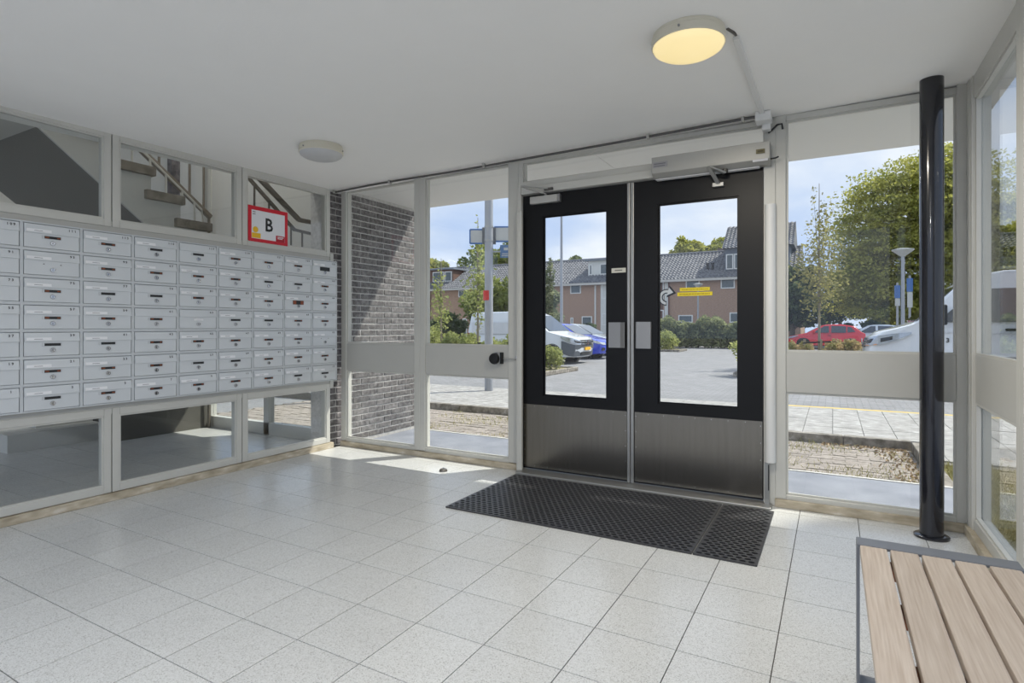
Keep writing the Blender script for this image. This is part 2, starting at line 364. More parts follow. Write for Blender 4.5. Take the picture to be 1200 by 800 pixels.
# yellow strips and arrow mark stuck on the glass of the right leaf
yel = M('yellow_film', (222,200,38), .5, var=.02); yel2 = M('ochre_print', (168,146,20), .6)
def film(x0, x1, z0, z1):
    p = part(d2, 'warning_strip', yel, (x0, x1, 3.9452, 3.9468, z0, z1)); p['label'] = 'yellow warning strip on the door glass'
    x = x0+.014; mb = MB()
    while x < x1-.02:
        wd = random.uniform(.006, .018); mb.box(x, min(x+wd, x1-.012), 3.9446, 3.9452, z0+.009, z1-.009); x += wd+.004
    mb.build('print', yel2, p)
film(-.908, -.712, 1.362, 1.386); film(-.925, -.695, 1.330, 1.355)
def arrow_poly(c, r0, r1, a0, a1, head):
    n = 16; cx, czz = c
    out = [(cx+r1*math.cos(a), czz+r1*math.sin(a)) for a in np.linspace(a0, a1, n)]
    inn = [(cx+r0*math.cos(a), czz+r0*math.sin(a)) for a in np.linspace(a1, a0, n)]
    rm = (r0+r1)/2; e = Vector((cx+rm*math.cos(a1), czz+rm*math.sin(a1))); t = Vector((math.sin(a1), -math.cos(a1))); nn = Vector((math.cos(a1), math.sin(a1)))
    h = [e+nn*head, e+t*head*1.35, e-nn*head]
    return out+[tuple(q) for q in h]+inn
mb = MB(); mb.prism(arrow_poly((-.998, 1.324), .026, .058, 1.5*PI, .42*PI, .042), 'y', 3.9456, 3.9468); q = mb.build('arrow_sticker', M('navy_film', (34,40,52), .5), d2)
mb = MB(); mb.prism(arrow_poly((-.998, 1.324), .033, .051, 1.47*PI, .43*PI, .028), 'y', 3.9448, 3.9456); mb.build('arrow_fill', M('pale_film', (190,196,202), .5), q)
# door operator over right leaf
o = thing('door_operator', 'long grey automatic door operator above the right black door leaf', 'door operator', (-.69, 3.85, 2.125))
mb = MB(); mb.prism([(3.914, 2.127), (3.845, 2.124), (3.805, 2.150), (3.797, 2.256), (3.914, 2.258)], 'x', -1.062, -.335)
hs = mb.build('housing', M('operator_grey', (166,165,160), .45, metal=.3, var=.04), o, bevel=.003)
part(o, 'light_strip', M('pale_strip', (235,236,236), .4), (-1.05, -.40, 3.86, 3.905, 2.1195, 2.1265))
q = part(hs, 'rating_label', M('label_grey', (150,150,152), .5), (-1.052, -.955, 3.7985, 3.8005, 2.185, 2.222)); part(q, 'print', M('faint_ink', (112,112,118), .6), (-1.045, -.968, 3.7975, 3.799, 2.206, 2.213), (-1.045, -.972, 3.7975, 3.799, 2.192, 2.198))
q = part(hs, 'badge', M('brass_badge', (112,104,72), .5), (-.412, -.362, 3.7965, 3.7995, 2.185, 2.212)); part(q, 'print', M('badge_ink', (76,70,48), .6), (-.402, -.372, 3.7955, 3.797, 2.194, 2.202))
part(hs, 'serial_label', M('label_white', (205,205,208), .5), (-.432, -.345, 3.800, 3.806, 2.138, 2.152))
mb = MB(); mb.tube((-.60, 3.845, 2.128), (-.60, 3.845, 2.105), .018, n=14); mb.build('spindle', M('dark_steel', (96,94,90), .4, metal=.7), o, smooth=True)
mb = MB(); mb.bar((-.60, 3.84, 2.103), (-.690, 3.778, 2.140), .032, .012); mb.build('drive_arm', alu, o, bevel=.002)
mb = MB(); mb.bar((-.690, 3.778, 2.140), (-.650, 3.895, 2.055), .026, .012); mb.build('link_arm', alu, o, bevel=.002)
part(o, 'door_shoe', alu, (-.687, -.617, 3.893, 3.924, 2.036, 2.062), bevel=.002)
mb = MB(); mb.path([(-.335, 3.85, 2.158), (-.318, 3.848, 2.158), (-.305, 3.85, 2.160), (-.293, 3.87, 2.170)], .005); mb.build('cable_tail', black_pl, o, smooth=True)
# small door closer on left leaf
o = thing('door_closer', 'small silver overhead door closer on the left black door leaf', 'door closer', (-1.9, 3.9, 2.06))
part(o, 'body', M('closer_silver', (190,189,184), .42, metal=.4), (-2.03, -1.80, 3.885, 3.925, 2.062, 2.118), bevel=.004); part(o, 'end_cap', alu_dark, (-1.80, -1.78, 3.887, 3.925, 2.062, 2.118), bevel=.003)
mb = MB(); mb.bar((-1.90, 3.885, 2.128), (-2.062, 3.805, 2.186), .018, .008); mb.build('main_arm', alu, o)
mb = MB(); mb.bar((-2.062, 3.805, 2.190), (-1.86, 3.878, 2.160), .014, .007); mb.build('link_arm', alu, o)
part(o, 'bracket', M('dark_steel', (96,94,90), .4, metal=.7), (-1.90, -1.83, 3.868, 3.886, 2.150, 2.168)); mb = MB(); mb.tube((-1.90, 3.895, 2.118), (-1.90, 3.895, 2.132), .01); mb.build('spindle', alu_dark, o)
# rotary lock on window spandrel
o = thing('rotary_lock', 'black round knob lock with lever on the spandrel left of the doors', 'lock', (-2.34, 3.92, .82))
part(o, 'plate', alu, (-2.322, -2.298, 3.885, 3.924, .825, .92), bevel=.002); part(o, 'plate', black_pl, (-2.298, -2.284, 3.885, 3.924, .828, .917))
mb = MB(); mb.lathe([(.040, 0), (.046, .010), (.046, .045), (.040, .060), (.0, .062)], (-2.345, 3.923, .868), 28, 'y', -1); mb.build('knob', black_pl, o, smooth=True)
mb = MB(); mb.tube((-2.345, 3.923, .868), (-2.345, 3.912, .868), .052, n=28); mb.build('rose', chrome, o, smooth=True)
mb = MB(); mb.path([(-2.29, 3.905, .868), (-2.20, 3.905, .866), (-2.165, 3.905, .866), (-2.158, 3.905, .872), (-2.158, 3.905, .892)], .007); mb.build('lever', chrome, o, smooth=True)

# ---- right glass wall
def right_bay(n, y0, y1, label):
    w = struct('window_%d' % n, (XR, y0, 0), label); c = max(cz(XR, y0), cz(XR, y1))
    part(w, 'post', cream, (XR-.02, XR+.06, y1-.05, y1, .05, c), bevel=.003); part(w, 'post', cream, (XR-.02, XR+.06, y0, y0+.05, .05, c), bevel=.003)
    part(w, 'head_rail', cream, (XR-.012, XR+.06, y0+.05, y1-.05, 2.325, c), bevel=.003)
    part(w, 'spandrel_panel', cream2, (XR-.006, XR+.06, y0+.05, y1-.05, .722, .972), bevel=.003)
    part(w, 'bottom_rail', cream, (XR-.012, XR+.06, y0+.05, y1-.05, .05, .108), bevel=.003)
    for a, b_ in ((.972, 2.325), (.108, .722)):
        pane(w, 'x', y0+.05, y1-.05, a, b_, XR+.022); 
        for q in ((y0+.05, y0+.062, a, b_), (y1-.062, y1-.05, a, b_), (y0+.062, y1-.062, a, a+.012), (y0+.062, y1-.062, b_-.012, b_)):
            part(w, 'glazing_bead', cream, (XR-.004, XR+.016, q[0], q[1], q[2], q[3]))
    return w
right_bay(5, 2.93, 3.86, 'side window of the lobby nearest the facade corner')
right_bay(6, 1.93, 2.93, 'side window of the lobby beside the bench'); right_bay(7, .93, 1.93, 'side window of the lobby next to the bench end')
right_bay(8, -.9, .93, 'side window of the lobby furthest from the facade')
t = struct('trim_2', (XR, 3.9, 0), 'cream corner post of the glazed facade'); part(t, 'post', cream, (XR-.025, XR+.07, 3.86, 3.99, .02, cz(XR, 3.9)), bevel=.004)
b = struct('baseboard_right', (XR, 2, 0), 'beige plinth under the side windows'); part(b, 'plinth', plinth_m, (XR-.04, XR+.05, -.9, 3.9, 0, .05), bevel=.004)

# ---- left wall: upper lights, mailbox band, lower lights
FX0, FX1 = -4.12, -4.05
wl = struct('wall_left', (XL, 2.4, .6), 'cream painted panel band behind the mailboxes')
part(wl, 'panel', cream2, (-4.10, -4.056, .95, 3.80, .56, 1.80))
part(wl, 'panel_edge', cream, (-4.12, -4.045, 3.765, 3.805, .56, 1.80), bevel=.003)
mb = MB(); mb.box(-4.14, -4.05, Y0, .95, 0, 2.45); mb.build('plaster', M('white_wall_paint', (214,213,207), .8, var=.02), wl)
def left_light(n, y0, y1, z0, z1, label, zc_top=False):
    w = struct('window_%d' % n, (XL, y0, z0), label); a = .046
    ztop = cz(XL, (y0+y1)/2)+.01 if zc_top else z1
    g = (y0+a, y1-a, z0+a, z1-(.030 if zc_top else a))
    part(w, 'stile', cream, (FX0, FX1, y0+.003, g[0], z0, ztop), bevel=.003); part(w, 'stile', cream, (FX0, FX1, g[1], y1-.003, z0, ztop), bevel=.003)
    part(w, 'rail', cream, (FX0, FX1, g[0], g[1], z0, g[2]), bevel=.003); part(w, 'rail', cream, (FX0, FX1, g[0], g[1], g[3], ztop), bevel=.003)
    pane(w, 'x', g[0], g[1], g[2], g[3], -4.085)
    for q in ((g[0], g[0]+.01, g[2], g[3]), (g[1]-.01, g[1], g[2], g[3]), (g[0]+.01, g[1]-.01, g[2], g[2]+.01), (g[0]+.01, g[1]-.01, g[3]-.01, g[3])):
        part(w, 'glazing_bead', cream, (-4.072, -4.058, q[0], q[1], q[2], q[3]))
    return w
ys_l = [(.955, 1.938), (1.938, 2.868), (2.868, 3.772)]
ul = ['upper light showing only the dark stair soffit', 'upper light showing the concrete stair treads', 'upper light carrying the red framed letter sign']
ll = ['lower light below the first mailbox columns', 'lower light below the middle mailbox columns', 'lower light beside the brick corner']
for i, (a, b_) in enumerate(ys_l):
    left_light(10+i, a, b_, 1.765, 2.365, ul[i], True); left_light(13+i, a, b_, .055, .596, ll[i])
b = struct('baseboard_left', (XL, 2, 0), 'worn beige plinth under the left windows'); part(b, 'plinth', plinth_m, (-4.12, -4.035, .95, 3.80, 0, .052), bevel=.004)

# ---- brick wall running out through the facade on the left
bw = struct('wall_brick', (-4.12, 4.45, 0), 'dark grey brick wall with light mortar running outside')
mort = ramp_mat('mortar', [(186,184,181), (206,204,201)], scale=30, rough=.95, bump=.3)
brick_m = ramp_mat('grey_brick', [(82,79,79), (112,109,108), (140,137,136)], scale=26, rough=.9, lo=.3, hi=.7, bump=.5, per_object=.22, detail=8)
BXF = -4.115
part(bw, 'mortar_core', mort, (-4.33, BXF-.006, 3.79, 5.085, -.25, 2.46))
bp, bh = .222, .0605; bk = {}
nb = 0
for r in range(41):
    off = 0 if r % 2 else .111
    y = 3.79-off
    while y < 5.085:
        a, b_ = max(3.79, y+.005), min(5.088, y+bp-.005); y += bp
        if b_-a < .02: continue
        k = round(b_-a, 3)
        if k not in bk: bk[k] = MB().box(-.03, 0, -(b_-a)/2, (b_-a)/2, -.0245, .0245).mesh('brick', brick_m, bevel=.003, seg=1)
        z = r*bh+.0335
        if z+.025 > 2.46: continue
        share('brick', bk[k], bw, (BXF+4.12+random.uniform(-.0015, .0015), (a+b_)/2-4.45, z)); nb += 1
# ================================================================== ceiling fittings
def ceiling_lamp(loc, r, label, on):
    x, y = loc; z = cz(x, y); o = thing('ceiling_lamp', label, 'ceiling lamp', (x, y, z))
    ring = M('lamp_ring_cream', (212,207,190), .45)
    mb = MB(); mb.lathe([(r*.96, 0), (r*.985, -.012), (r*.975, -.018), (r, -.022), (r, -.05), (r*.965, -.055)], (x, y, z), 48); mb.build('ring', ring, o, smooth=True)
    dm = M('lamp_glass_on', (250,238,200), .4, var=.03, emit=(255,226,150), estr=.42) if on else M('lamp_glass_off', (196,196,196), .35, var=.03, bump=.1, bscale=80)
    mb = MB(); mb.lathe([(r*.965, -.054), (r*.93, -.066), (r*.8, -.079), (r*.6, -.089), (r*.35, -.096), (0, -.099)], (x, y, z), 48); mb.build('diffuser', dm, o, smooth=True)
    for k in range(3):
        a = .5+k*2.094; mb = MB(); mb.tube((x+r*.99*math.cos(a), y+r*.99*math.sin(a), z-.035), (x+(r+.006)*math.cos(a), y+(r+.006)*math.sin(a), z-.035), .005, n=8); mb.build('clip_screw', alu_dark, o)
    return o
lamp1 = ceiling_lamp((-.555, 2.57), .158, 'round ceiling lamp glowing yellow at the end of the white conduit', True)
lamp2 = ceiling_lamp((-3.13, 2.83), .150, 'round ceiling lamp, unlit with grey glass, in front of the mailboxes', False)
def lamp_light(x, y, power, col):
    l = bpy.data.lights.new('lamp_bulb', 'AREA'); l.shape = 'DISK'; l.size = .26; l.energy = power; l.color = col
    q = bpy.data.objects.new('lamp_bulb', l); C.objects.link(q); q.location = (x, y, cz(x, y)-.105); return q
lamp_light(-.555, 2.57, 16, (1, .92, .78))
# two unseen lamps added behind the camera to brighten the lobby
ceiling_lamp((-2.47, -.05), .158, 'added unseen ceiling lamp, lit, between the mailboxes and the side window row', True); lamp_light(-2.47, -.05, 1.5, (1, .97, .92))
ceiling_lamp((-.80, -.05), .158, 'added unseen ceiling lamp, lit, above the near end of the bench', True); lamp_light(-.80, -.05, 23, (1, .97, .92))
o = thing('cable_conduit', 'white surface conduit running from the lit lamp to the facade', 'conduit', (-.375, 3.2, cz(-.375, 3.2)))
mb = MB(); mb.bar((-.375, 2.70, cz(-.375, 2.7)-.009), (-.375, 3.76, cz(-.375, 3.76)-.009), .028, .018); mb.build('channel', M('conduit_white', (222,222,220), .5), o, bevel=.002)
mb = MB(); mb.path([(-.40, 2.61, 2.415), (-.38, 2.655, 2.412), (-.375, 2.70, 2.42)], .007); mb.build('pipe_end', M('dark_steel', (96,94,90), .4), o, smooth=True)
o = thing('junction_box', 'white junction box with black cable tail above the right door jamb', 'junction box', (-.36, 3.82, 2.40))
part(o, 'box', M('conduit_white', (222,222,220), .5), (-.415, -.325, 3.76, 3.86, 2.375, cz(-.37, 3.8)), bevel=.006); part(o, 'socket', M('conduit_white', (222,222,220), .5), (-.385, -.335, 3.84, 3.908, 2.34, 2.40), bevel=.006)
mb = MB(); mb.path([(-.352, 3.90, 2.335), (-.335, 3.895, 2.345), (-.300, 3.89, 2.375), (-.275, 3.895, 2.378), (-.270, 3.902, 2.345)], .006); mb.build('cable_tail', black_pl, o, smooth=True)
o = thing('ceiling_cable', 'thin dark grey cable clipped along the ceiling above the facade', 'cable', (-2.3, 3.82, 2.41))
pts = [(x, 3.815+.006*math.sin(x*4), cz(x, 3.815)-.018-.004*math.sin(x*2.3)) for x in np.linspace(-4.08, -.41, 40)]
mb = MB(); mb.path(pts, .009); mb.build('cable', M('cable_grey', (84,83,82), .5), o, smooth=True)
for x in (-4.04, -3.37, -2.40, -1.09, -.49): part(o, 'clip', M('clip_grey', (176,175,170), .5), (x-.008, x+.008, 3.795, 3.835, cz(x, 3.815)-.03, cz(x, 3.815)), bevel=.002)

# ================================================================== black pillar
o = thing('pillar', 'glossy black round steel pillar with floor flange before the right window', 'pillar', (.46, 3.75, 0))
pm = M('gloss_black_steel', (26,27,34), .16, var=.1, coat=.4)
mb = MB(); mb.tube((.46, 3.75, .008), (.46, 3.75, cz(.46, 3.75)), .054, n=40); mb.build('shaft', pm, o, smooth=True)
mb = MB(); mb.lathe([(.080, 0), (.080, .010), (.074, .014), (.056, .016)], (.46, 3.75, 0), 40); mb.build('flange', pm, o, smooth=True)

# ================================================================== bench
o = thing('bench', 'slatted wooden bench with grey flat steel end frames beside the side window', 'bench', (.262, 1.38, 0))
frame_m = M('bench_grey_steel', (122,126,133), .45, metal=.3, var=.05)
slat_m = ramp_mat('weathered_wood_slat', [(172,157,143), (187,173,160), (198,186,174)], scale=6, rough=.6, lo=.25, hi=.75, stretch=(30, 1.0, 30), bump=.15, per_object=.07, detail=8)
batten_m = ramp_mat('brown_batten', [(110,66,40), (150,92,56)], scale=8, rough=.6, stretch=(1, 4, 4))
BX0, BX1, BY0, BY1, BZ = .065, .462, .55, 2.13, .45
for y in (BY1, BY0+.07):
    e = MB(); e.box(BX0, BX1, y-.07, y, BZ-.010, BZ); fr = e.build('end_frame', frame_m, o, bevel=.002)
    part(fr, 'leg', frame_m, (BX0, BX0+.008, y-.07, y, .012, BZ-.01)); part(fr, 'leg', frame_m, (BX1-.008, BX1, y-.07, y, .012, BZ-.01)); part(fr, 'foot_bar', frame_m, (BX0, BX1, y-.07, y, .004, .012))
    for xx in (BX0+.03, BX1-.03):
        mb = MB(); mb.tube((xx, y-.025, 0), (xx, y-.025, .004), .014, n=12); mb.build('foot_pad', black_pl, fr)
sw = (BX1-BX0-.016-4*.008)/5
for i in range(5):
    x = BX0+.008+i*(sw+.008)
    part(o, 'slat', slat_m, (x, x+sw, BY0+.073, BY1-.073, BZ-.030, BZ-.001), bevel=.003)
for y in (2.0, 1.70, 1.40, 1.10, .80): part(o, 'batten', batten_m, (BX0+.012, BX1-.012, y-.035, y+.035, BZ-.062, BZ-.0305))

# ================================================================== door mats
rubber = M('black_rubber', (58,58,60), .38, var=.12, vscale=30, spec=.6)
def ring_mat(x0, x1, y0, y1, label):
    nb_ = MB(); mb = MB(); px, py = .0415, .031; nx = max(1, round((x1-x0-.012)/px)); ny = round((y1-y0-.012)/py); px = (x1-x0-.012)/nx; py = (y1-y0-.012)/ny; h = .009
    for j in range(ny):
        off = .5*px if j % 2 else 0
        for i in range(nx+(1 if j % 2 else 0)):
            a = x0+.006+i*px-off; b_ = a+px; a = max(a, x0+.006); b_ = min(b_, x1-.006); c = y0+.006+j*py; d = c+py
            if b_-a < px*.6:
                mb.quad((a,c,h),(b_,c,h),(b_,d,h),(a,d,h)); continue
            cx, cy = (a+b_)/2, (c+d)/2; rx, ry = (b_-a)*.42, (d-c)*.37
            hole = [(cx+rx*math.cos(t)*(1), cy+ry*math.sin(t)) for t in np.linspace(0, 2*PI, 8, endpoint=False)]
            rec = [(b_,cy),(b_,d),(cx,d),(a,d),(a,cy),(a,c),(cx,c),(b_,c)]
            hz = h if (i+j) % 2 else h-.002
            vs = [(x,y,h) for x,y in rec]+[(x,y,h) for x,y in hole]+[(x,y,.002) for x,y in hole]
            fs = [(k,(k+1)%8,8+(k+1)%8,8+k) for k in range(8)]+[(8+k,8+(k+1)%8,16+(k+1)%8,16+k) for k in range(8)]
            mb.add(vs, fs)
            nb_.box(b_-.006, b_+.002, cy-.003, cy+.003, h, h+.003)
    o = thing('rubber_mat', label, 'door mat', ((x0+x1)/2, (y0+y1)/2, 0), group='rubber mats before the doors')
    tag(mb.build('ring_grid', rubber, o), kind='stuff'); tag(nb_.build('nubs', M('glint_rubber', (104,104,105), .4), o), kind='stuff')  # nubs in paler rubber, painting in the light the rings catch
    part(o, 'edge', rubber, (x0, x1, y0, y0+.006, 0, .009), (x0, x1, y1-.006, y1, 0, .009), (x0, x0+.006, y0+.006, y1-.006, 0, .009), (x1-.006, x1, y0+.006, y1-.006, 0, .009))
    part(o, 'backing', M('mat_backing_black', (14,14,14), .95), (x0+.004, x1-.004, y0+.004, y1-.004, .0005, .002))  # near-black sheet below the holes
ring_mat(-2.092, -.606, 2.878, 3.77, 'wide black rubber ring mat in front of both door leaves')
ring_mat(-.600, -.308, 2.878, 3.77, 'narrow black rubber ring mat strip before the right door hinge side')
# door stop on floor
o = thing('door_stop', 'small domed metal door stop on the tiles left of the mat', 'door stop', (-2.638, 3.60, 0))
mb = MB(); mb.lathe([(.032, 0), (.032, .006), (.026, .016), (.012, .022), (0, .023)], (-2.638, 3.60, 0), 24); mb.build('dome', M('dull_metal', (120,116,110), .35, metal=.8), o, smooth=True)
mb = MB(); mb.tube((-2.638, 3.60, .02), (-2.638, 3.60, .026), .006, n=10); mb.build('screw', chrome, o)

# ================================================================== mailboxes
PW, PH, MY0, MZ0, MX = .2945, .1564, 1.1545, .630, -4.0
def proto_meshes():
    hw, hh = PW/2, PH/2; d = {}
    d['carcass'] = MB().box(-.045, -.012, -hw, hw, -hh, hh).box(-.012, 0, -hw, -hw+.0075, -hh, hh).box(-.012, 0, hw-.0075, hw, -hh, hh).box(-.012, 0, -hw+.0075, hw-.0075, -hh, -hh+.008).box(-.012, 0, -hw+.0075, hw-.0075, hh-.008, hh).mesh('carcass', grey_box2)
    dw = hw-.0115; zt = hh-.0125; zf = zt-.047
    d['door'] = MB().box(-.010, .001, -dw, dw, -hh+.0105, zf-.001).mesh('door', grey_box, bevel=.001, seg=1)
    f = MB(); f.prism([(-dw, 0), (dw, 0), (dw, 1), (-dw, 1)], 'x', 0, 1); f.v = []; f.f = []
    f.add([(-.009,-dw,zf-.004),(-.009,dw,zf-.004),(-.009,dw,zt),(-.009,-dw,zt),(.009,-dw,zf-.004),(.009,dw,zf-.004),(.002,dw,zt),(.002,-dw,zt)], [(0,1,2,3),(7,6,5,4),(0,4,5,1),(1,5,6,2),(2,6,7,3),(3,7,4,0)])
    d['flap'] = f.mesh('flap', grey_box, bevel=.001, seg=1)
    c = MB(); c.add([(.0092-.0014,-dw+.008,zf+.003),(.0092-.0014,-dw+.128,zf+.003),(.0064-.0012,-dw+.128,zf+.019),(.0064-.0012,-dw+.008,zf+.019),(.0105,-dw+.008,zf+.003),(.0105,-dw+.128,zf+.003),(.0082,-dw+.128,zf+.019),(.0082,-dw+.008,zf+.019)], [(0,1,2,3),(7,6,5,4),(0,4,5,1),(1,5,6,2),(2,6,7,3),(3,7,4,0)])
    d['name_card'] = c.mesh('name_card', card)
    d['card_print'] = MB().box(.0085, .0101, -dw+.045, -dw+.085, zf+.009, zf+.0115).mesh('print', M('faint_ink', (112,112,118), .6))
    zs = -.004; d['sticker_holder'] = MB().box(0, .003, -.052, .046, zs-.010, zs+.010).mesh('sticker_holder', grey_box2)
    d['sticker'] = MB().box(.003, .0042, -.040, .040, zs-.0075, zs+.0075).mesh('sticker', dark_ink)
    d['sticker_marks'] = MB().box(.0042, .0046, -.037, -.018, zs-.0035, zs+.0035).box(.0042, .0046, .022, .037, zs-.0035, zs+.0035).mesh('print', orange_ink)
    d['big_sticker'] = MB().box(.003, .0042, -.056, .056, zs-.018, zs+.016).mesh('sticker', dark_ink)
    d['big_orange'] = MB().box(.0042, .0047, -.054, -.022, zs-.016, zs+.014).box(.0042, .0047, .024, .054, zs-.016, zs+.014).mesh('print', orange_ink)
    d['torn'] = MB().box(.003, .0042, -.034, .036, zs-.007, zs+.006).box(.003, .0042, -.02, .012, zs+.004, zs+.011).mesh('torn_sticker', card)
    d['rivets'] = MB().lathe([(.004, 0), (.003, .0025)], (.001, -.042, zs), 8, 'x').lathe([(.004, 0), (.003, .0025)], (.001, .042, zs), 8, 'x').mesh('rivets', alu_dark)
    l = MB(); l.lathe([(.0135, 0), (.0135, .007), (.0115, .010), (.0105, .010), (.009, .004), (0, .004)], (.001, 0, -.0365), 20, 'x'); d['lock'] = l.mesh('lock', chrome, smooth=True)
    d['keyway'] = MB().box(.006, .0072, -.0012, .0012, -.0425, -.0305).mesh('keyway', black_pl)
    return d
PM = proto_meshes(); zf_num = PH/2-.0115-.018
no_card = {(2,3):1, (3,3):1, (4,3):1, (5,3):1, (0,4):1, (1,4):0, (3,4):1, (5,4):1, (0,6):1, (1,7):1}
rowword = ['bottom', 'second lowest', 'third lowest', 'middle', 'third highest', 'second highest', 'top']; colword = ['ninth', 'eighth', 'seventh', 'sixth', 'fifth', 'fourth', 'third', 'second', 'first']
for r in range(7):                # r=0 is the top row
    for c in range(9):
        num = 109-18*r+2*c; zc_ = MZ0+(6-r+.5)*PH; yc = MY0+(c+.5)*PW
        rr = rowword[6-r]
        carded = (r, c) not in no_card or not no_card[(r, c)]
        special = {93: ', two rivets', 63: ', torn sticker', 87: ', orange sticker', 125: ', large dark sticker', 53: ', no sticker', 1: ', no sticker'}.get(num, '')
        o = thing('mailbox', 'grey mailbox %d, %s row, %s column from the brick corner%s' % (num, rr, colword[c], special or (', white card' if carded else ', no card')), 'mailbox', (MX, yc, zc_), group='mailboxes in the wall bank')
        share('carcass', PM['carcass'], o, (0,0,0)); share('door', PM['door'], o, (0,0,0)); fp = share('flap', PM['flap'], o, (0,0,0))
        if carded: nc = share('name_card', PM['name_card'], o, (0,0,0)); share('print', PM['card_print'], nc, (0,0,0))
        if num in (93, 53, 1): share('rivets', PM['rivets'], o, (0,0,0))
        elif num == 63: share('torn_sticker', PM['torn'], o, (0,0,0))
        elif num in (87, 125):
            s = share('sticker', PM['big_sticker'], o, (0,0,0)); num == 87 and share('print', PM['big_orange'], s, (0,0,0))
        else:
            h_ = share('sticker_holder', PM['sticker_holder'], o, (0,0,0)); share('sticker', PM['sticker'], h_, (0,0,0)); 
            if (r*5+c*3) % 7 not in (2, 5): share('print', PM['sticker_marks'], h_, (0,0,0))
        lk = share('lock', PM['lock'], o, (0,0,0)); share('keyway', PM['keyway'], lk, (0,0,0))
        tx = share('number', text_mesh(' '.join(str(num)) if num > 9 else str(num), .0195, dark_ink), fp, (.0062, .098, zf_num)); tx.rotation_euler = (PI/2, 0, PI/2)
        tx.rotation_euler = (PI/2+math.radians(-8.5), 0, PI/2)

# ================================================================== red framed letter sign on glass
o = thing('letter_sign', 'red framed white sign with a black letter B on the upper left glass', 'sign', (-4.05, 3.109, 1.806))
red = M('sign_red', (206,18,40), .4, var=.03); wht = M('sign_white', (228,229,232), .4, var=.01); ygl = M('sign_yellow', (236,186,36), .5)
part(o, 'red_frame', red, (-4.056, -4.050, 2.922, 3.296, 1.806, 2.094))
part(o, 'white_field', wht, (-4.050, -4.0485, 2.950, 3.266, 1.834, 2.062))
B_ = share('letter', text_mesh('B', .150, M('sign_black', (28,30,32), .5)), o, (.003, .0, .145)); B_.rotation_euler = (PI/2, 0, PI/2); B_.scale = (.92, 1, 1)
part(o, 'yellow_block', ygl, (-4.0485, -4.047, 2.952, 3.032, 1.838, 1.878)); mb = MB(); mb.lathe([(.024, 0), (.024, .0015)], (-4.0485, 2.985, 1.905), 24, 'x'); mb.build('yellow_disc', ygl, o)
rb = part(o, 'red_block', M('sign_dark_red', (176,16,34), .4), (-4.0485, -4.047, 3.178, 3.264, 1.832, 1.882))
part(rb, 'print', wht, (-4.047, -4.0465, 3.192, 3.252, 1.866, 1.873), (-4.047, -4.0465, 3.192, 3.24, 1.855, 1.861))
part(o, 'small_print', dark_ink, (-4.0485, -4.047, 2.960, 2.985, 2.043, 2.048), (-4.0485, -4.047, 2.960, 2.985, 2.026, 2.031))

# ================================================================== stairwell behind the left wall
well_wall = M('stairwell_plaster', (206,206,202), .85, var=.03, bump=.15, bscale=25)
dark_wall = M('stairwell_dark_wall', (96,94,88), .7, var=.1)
fs = struct('floor_stairwell', (-5.2, 2.5, 0)); part(fs, 'screed', grout, (-9, -4.13, -2.5, 3.99, -.16, -.0035))
lay(fs, -9+.6, -4.13, .8, 3.95, GX, GY, (.3, .3), -.014, 0, tile_m, .0019)
o = struct('wall_stairwell_far', (-9, 0, 0)); part(o, 'plaster', well_wall, (-9.1, -9, -2.5, 4.0, 0, 5.2))
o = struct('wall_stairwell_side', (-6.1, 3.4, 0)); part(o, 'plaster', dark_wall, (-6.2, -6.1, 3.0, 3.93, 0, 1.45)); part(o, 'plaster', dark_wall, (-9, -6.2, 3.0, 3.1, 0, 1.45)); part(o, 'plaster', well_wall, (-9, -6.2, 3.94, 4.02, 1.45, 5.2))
o = struct('wall_stairwell_end', (-5.2, YB, 0))
part(o, 'post', cream, (-6.2, -6.1, 3.93, 4.0, 0, 5.2)); part(o, 'post', cream, (-5.2, -5.12, 3.93, 4.0, 0, 5.2)); part(o, 'post', cream, (-4.40, -4.33, 3.93, 4.0, 0, 5.2))
part(o, 'bottom_rail', cream, (-6.1, -4.4, 3.93, 4.0, 0, .12)); part(o, 'mid_rail', cream, (-6.1, -4.4, 3.93, 4.0, .74, 1.0)); part(o, 'plaster', well_wall, (-6.1, -4.33, 3.94, 4.0, 1.5, 5.2))
pane(o, 'y', -6.1, -5.2, .12, .74, 3.96); pane(o, 'y', -5.12, -4.4, .12, .74, 3.96)
o = struct('ceiling_stairwell', (-6, 1, 5.2)); part(o, 'slab', white_paint, (-9.1, -4.1, -2.5, 4.0, 5.2, 5.35))
o = struct('wall_stairwell_inner', (-4.1, 1.5, 2.7)); part(o, 'plaster', well_wall, (-4.16, -4.10, -2.5, 4.0, 2.78, 5.2))
o = thing('stairwell_fill_lamp', 'unseen ceiling lamp added high up in the stairwell to brighten the stairs', 'ceiling lamp', (-5.1, 3.0, 5.2))  # lamp added out of view to brighten the stairwell
mb = MB(); mb.lathe([(.17, 0), (.17, -.05), (.14, -.08), (0, -.10)], (-5.1, 3.0, 5.2), 32); mb.build('diffuser', MATS['lamp_glass_on'], o, smooth=True)
l = bpy.data.lights.new('lamp_bulb', 'AREA'); l.shape = 'DISK'; l.size = .3; l.energy = 30; l.color = (1, .97, .92); q = bpy.data.objects.new('lamp_bulb', l); C.objects.link(q); q.location = (-5.1, 3.0, 5.09)
st = thing('staircase', 'concrete staircase with white stringer behind the upper left glass', 'staircase', (-5.3, 2.5, 0))
conc = ramp_mat('tread_concrete', [(118,110,98), (152,144,132)], scale=14, rough=.85, bump=.2)
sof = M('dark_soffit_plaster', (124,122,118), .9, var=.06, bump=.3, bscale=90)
SX0, SX1, RUN, RISE = -6.0, -4.6, .2295, .1815
def sofz(y): return 2.455-.80*(y-1.757)
mb = MB()
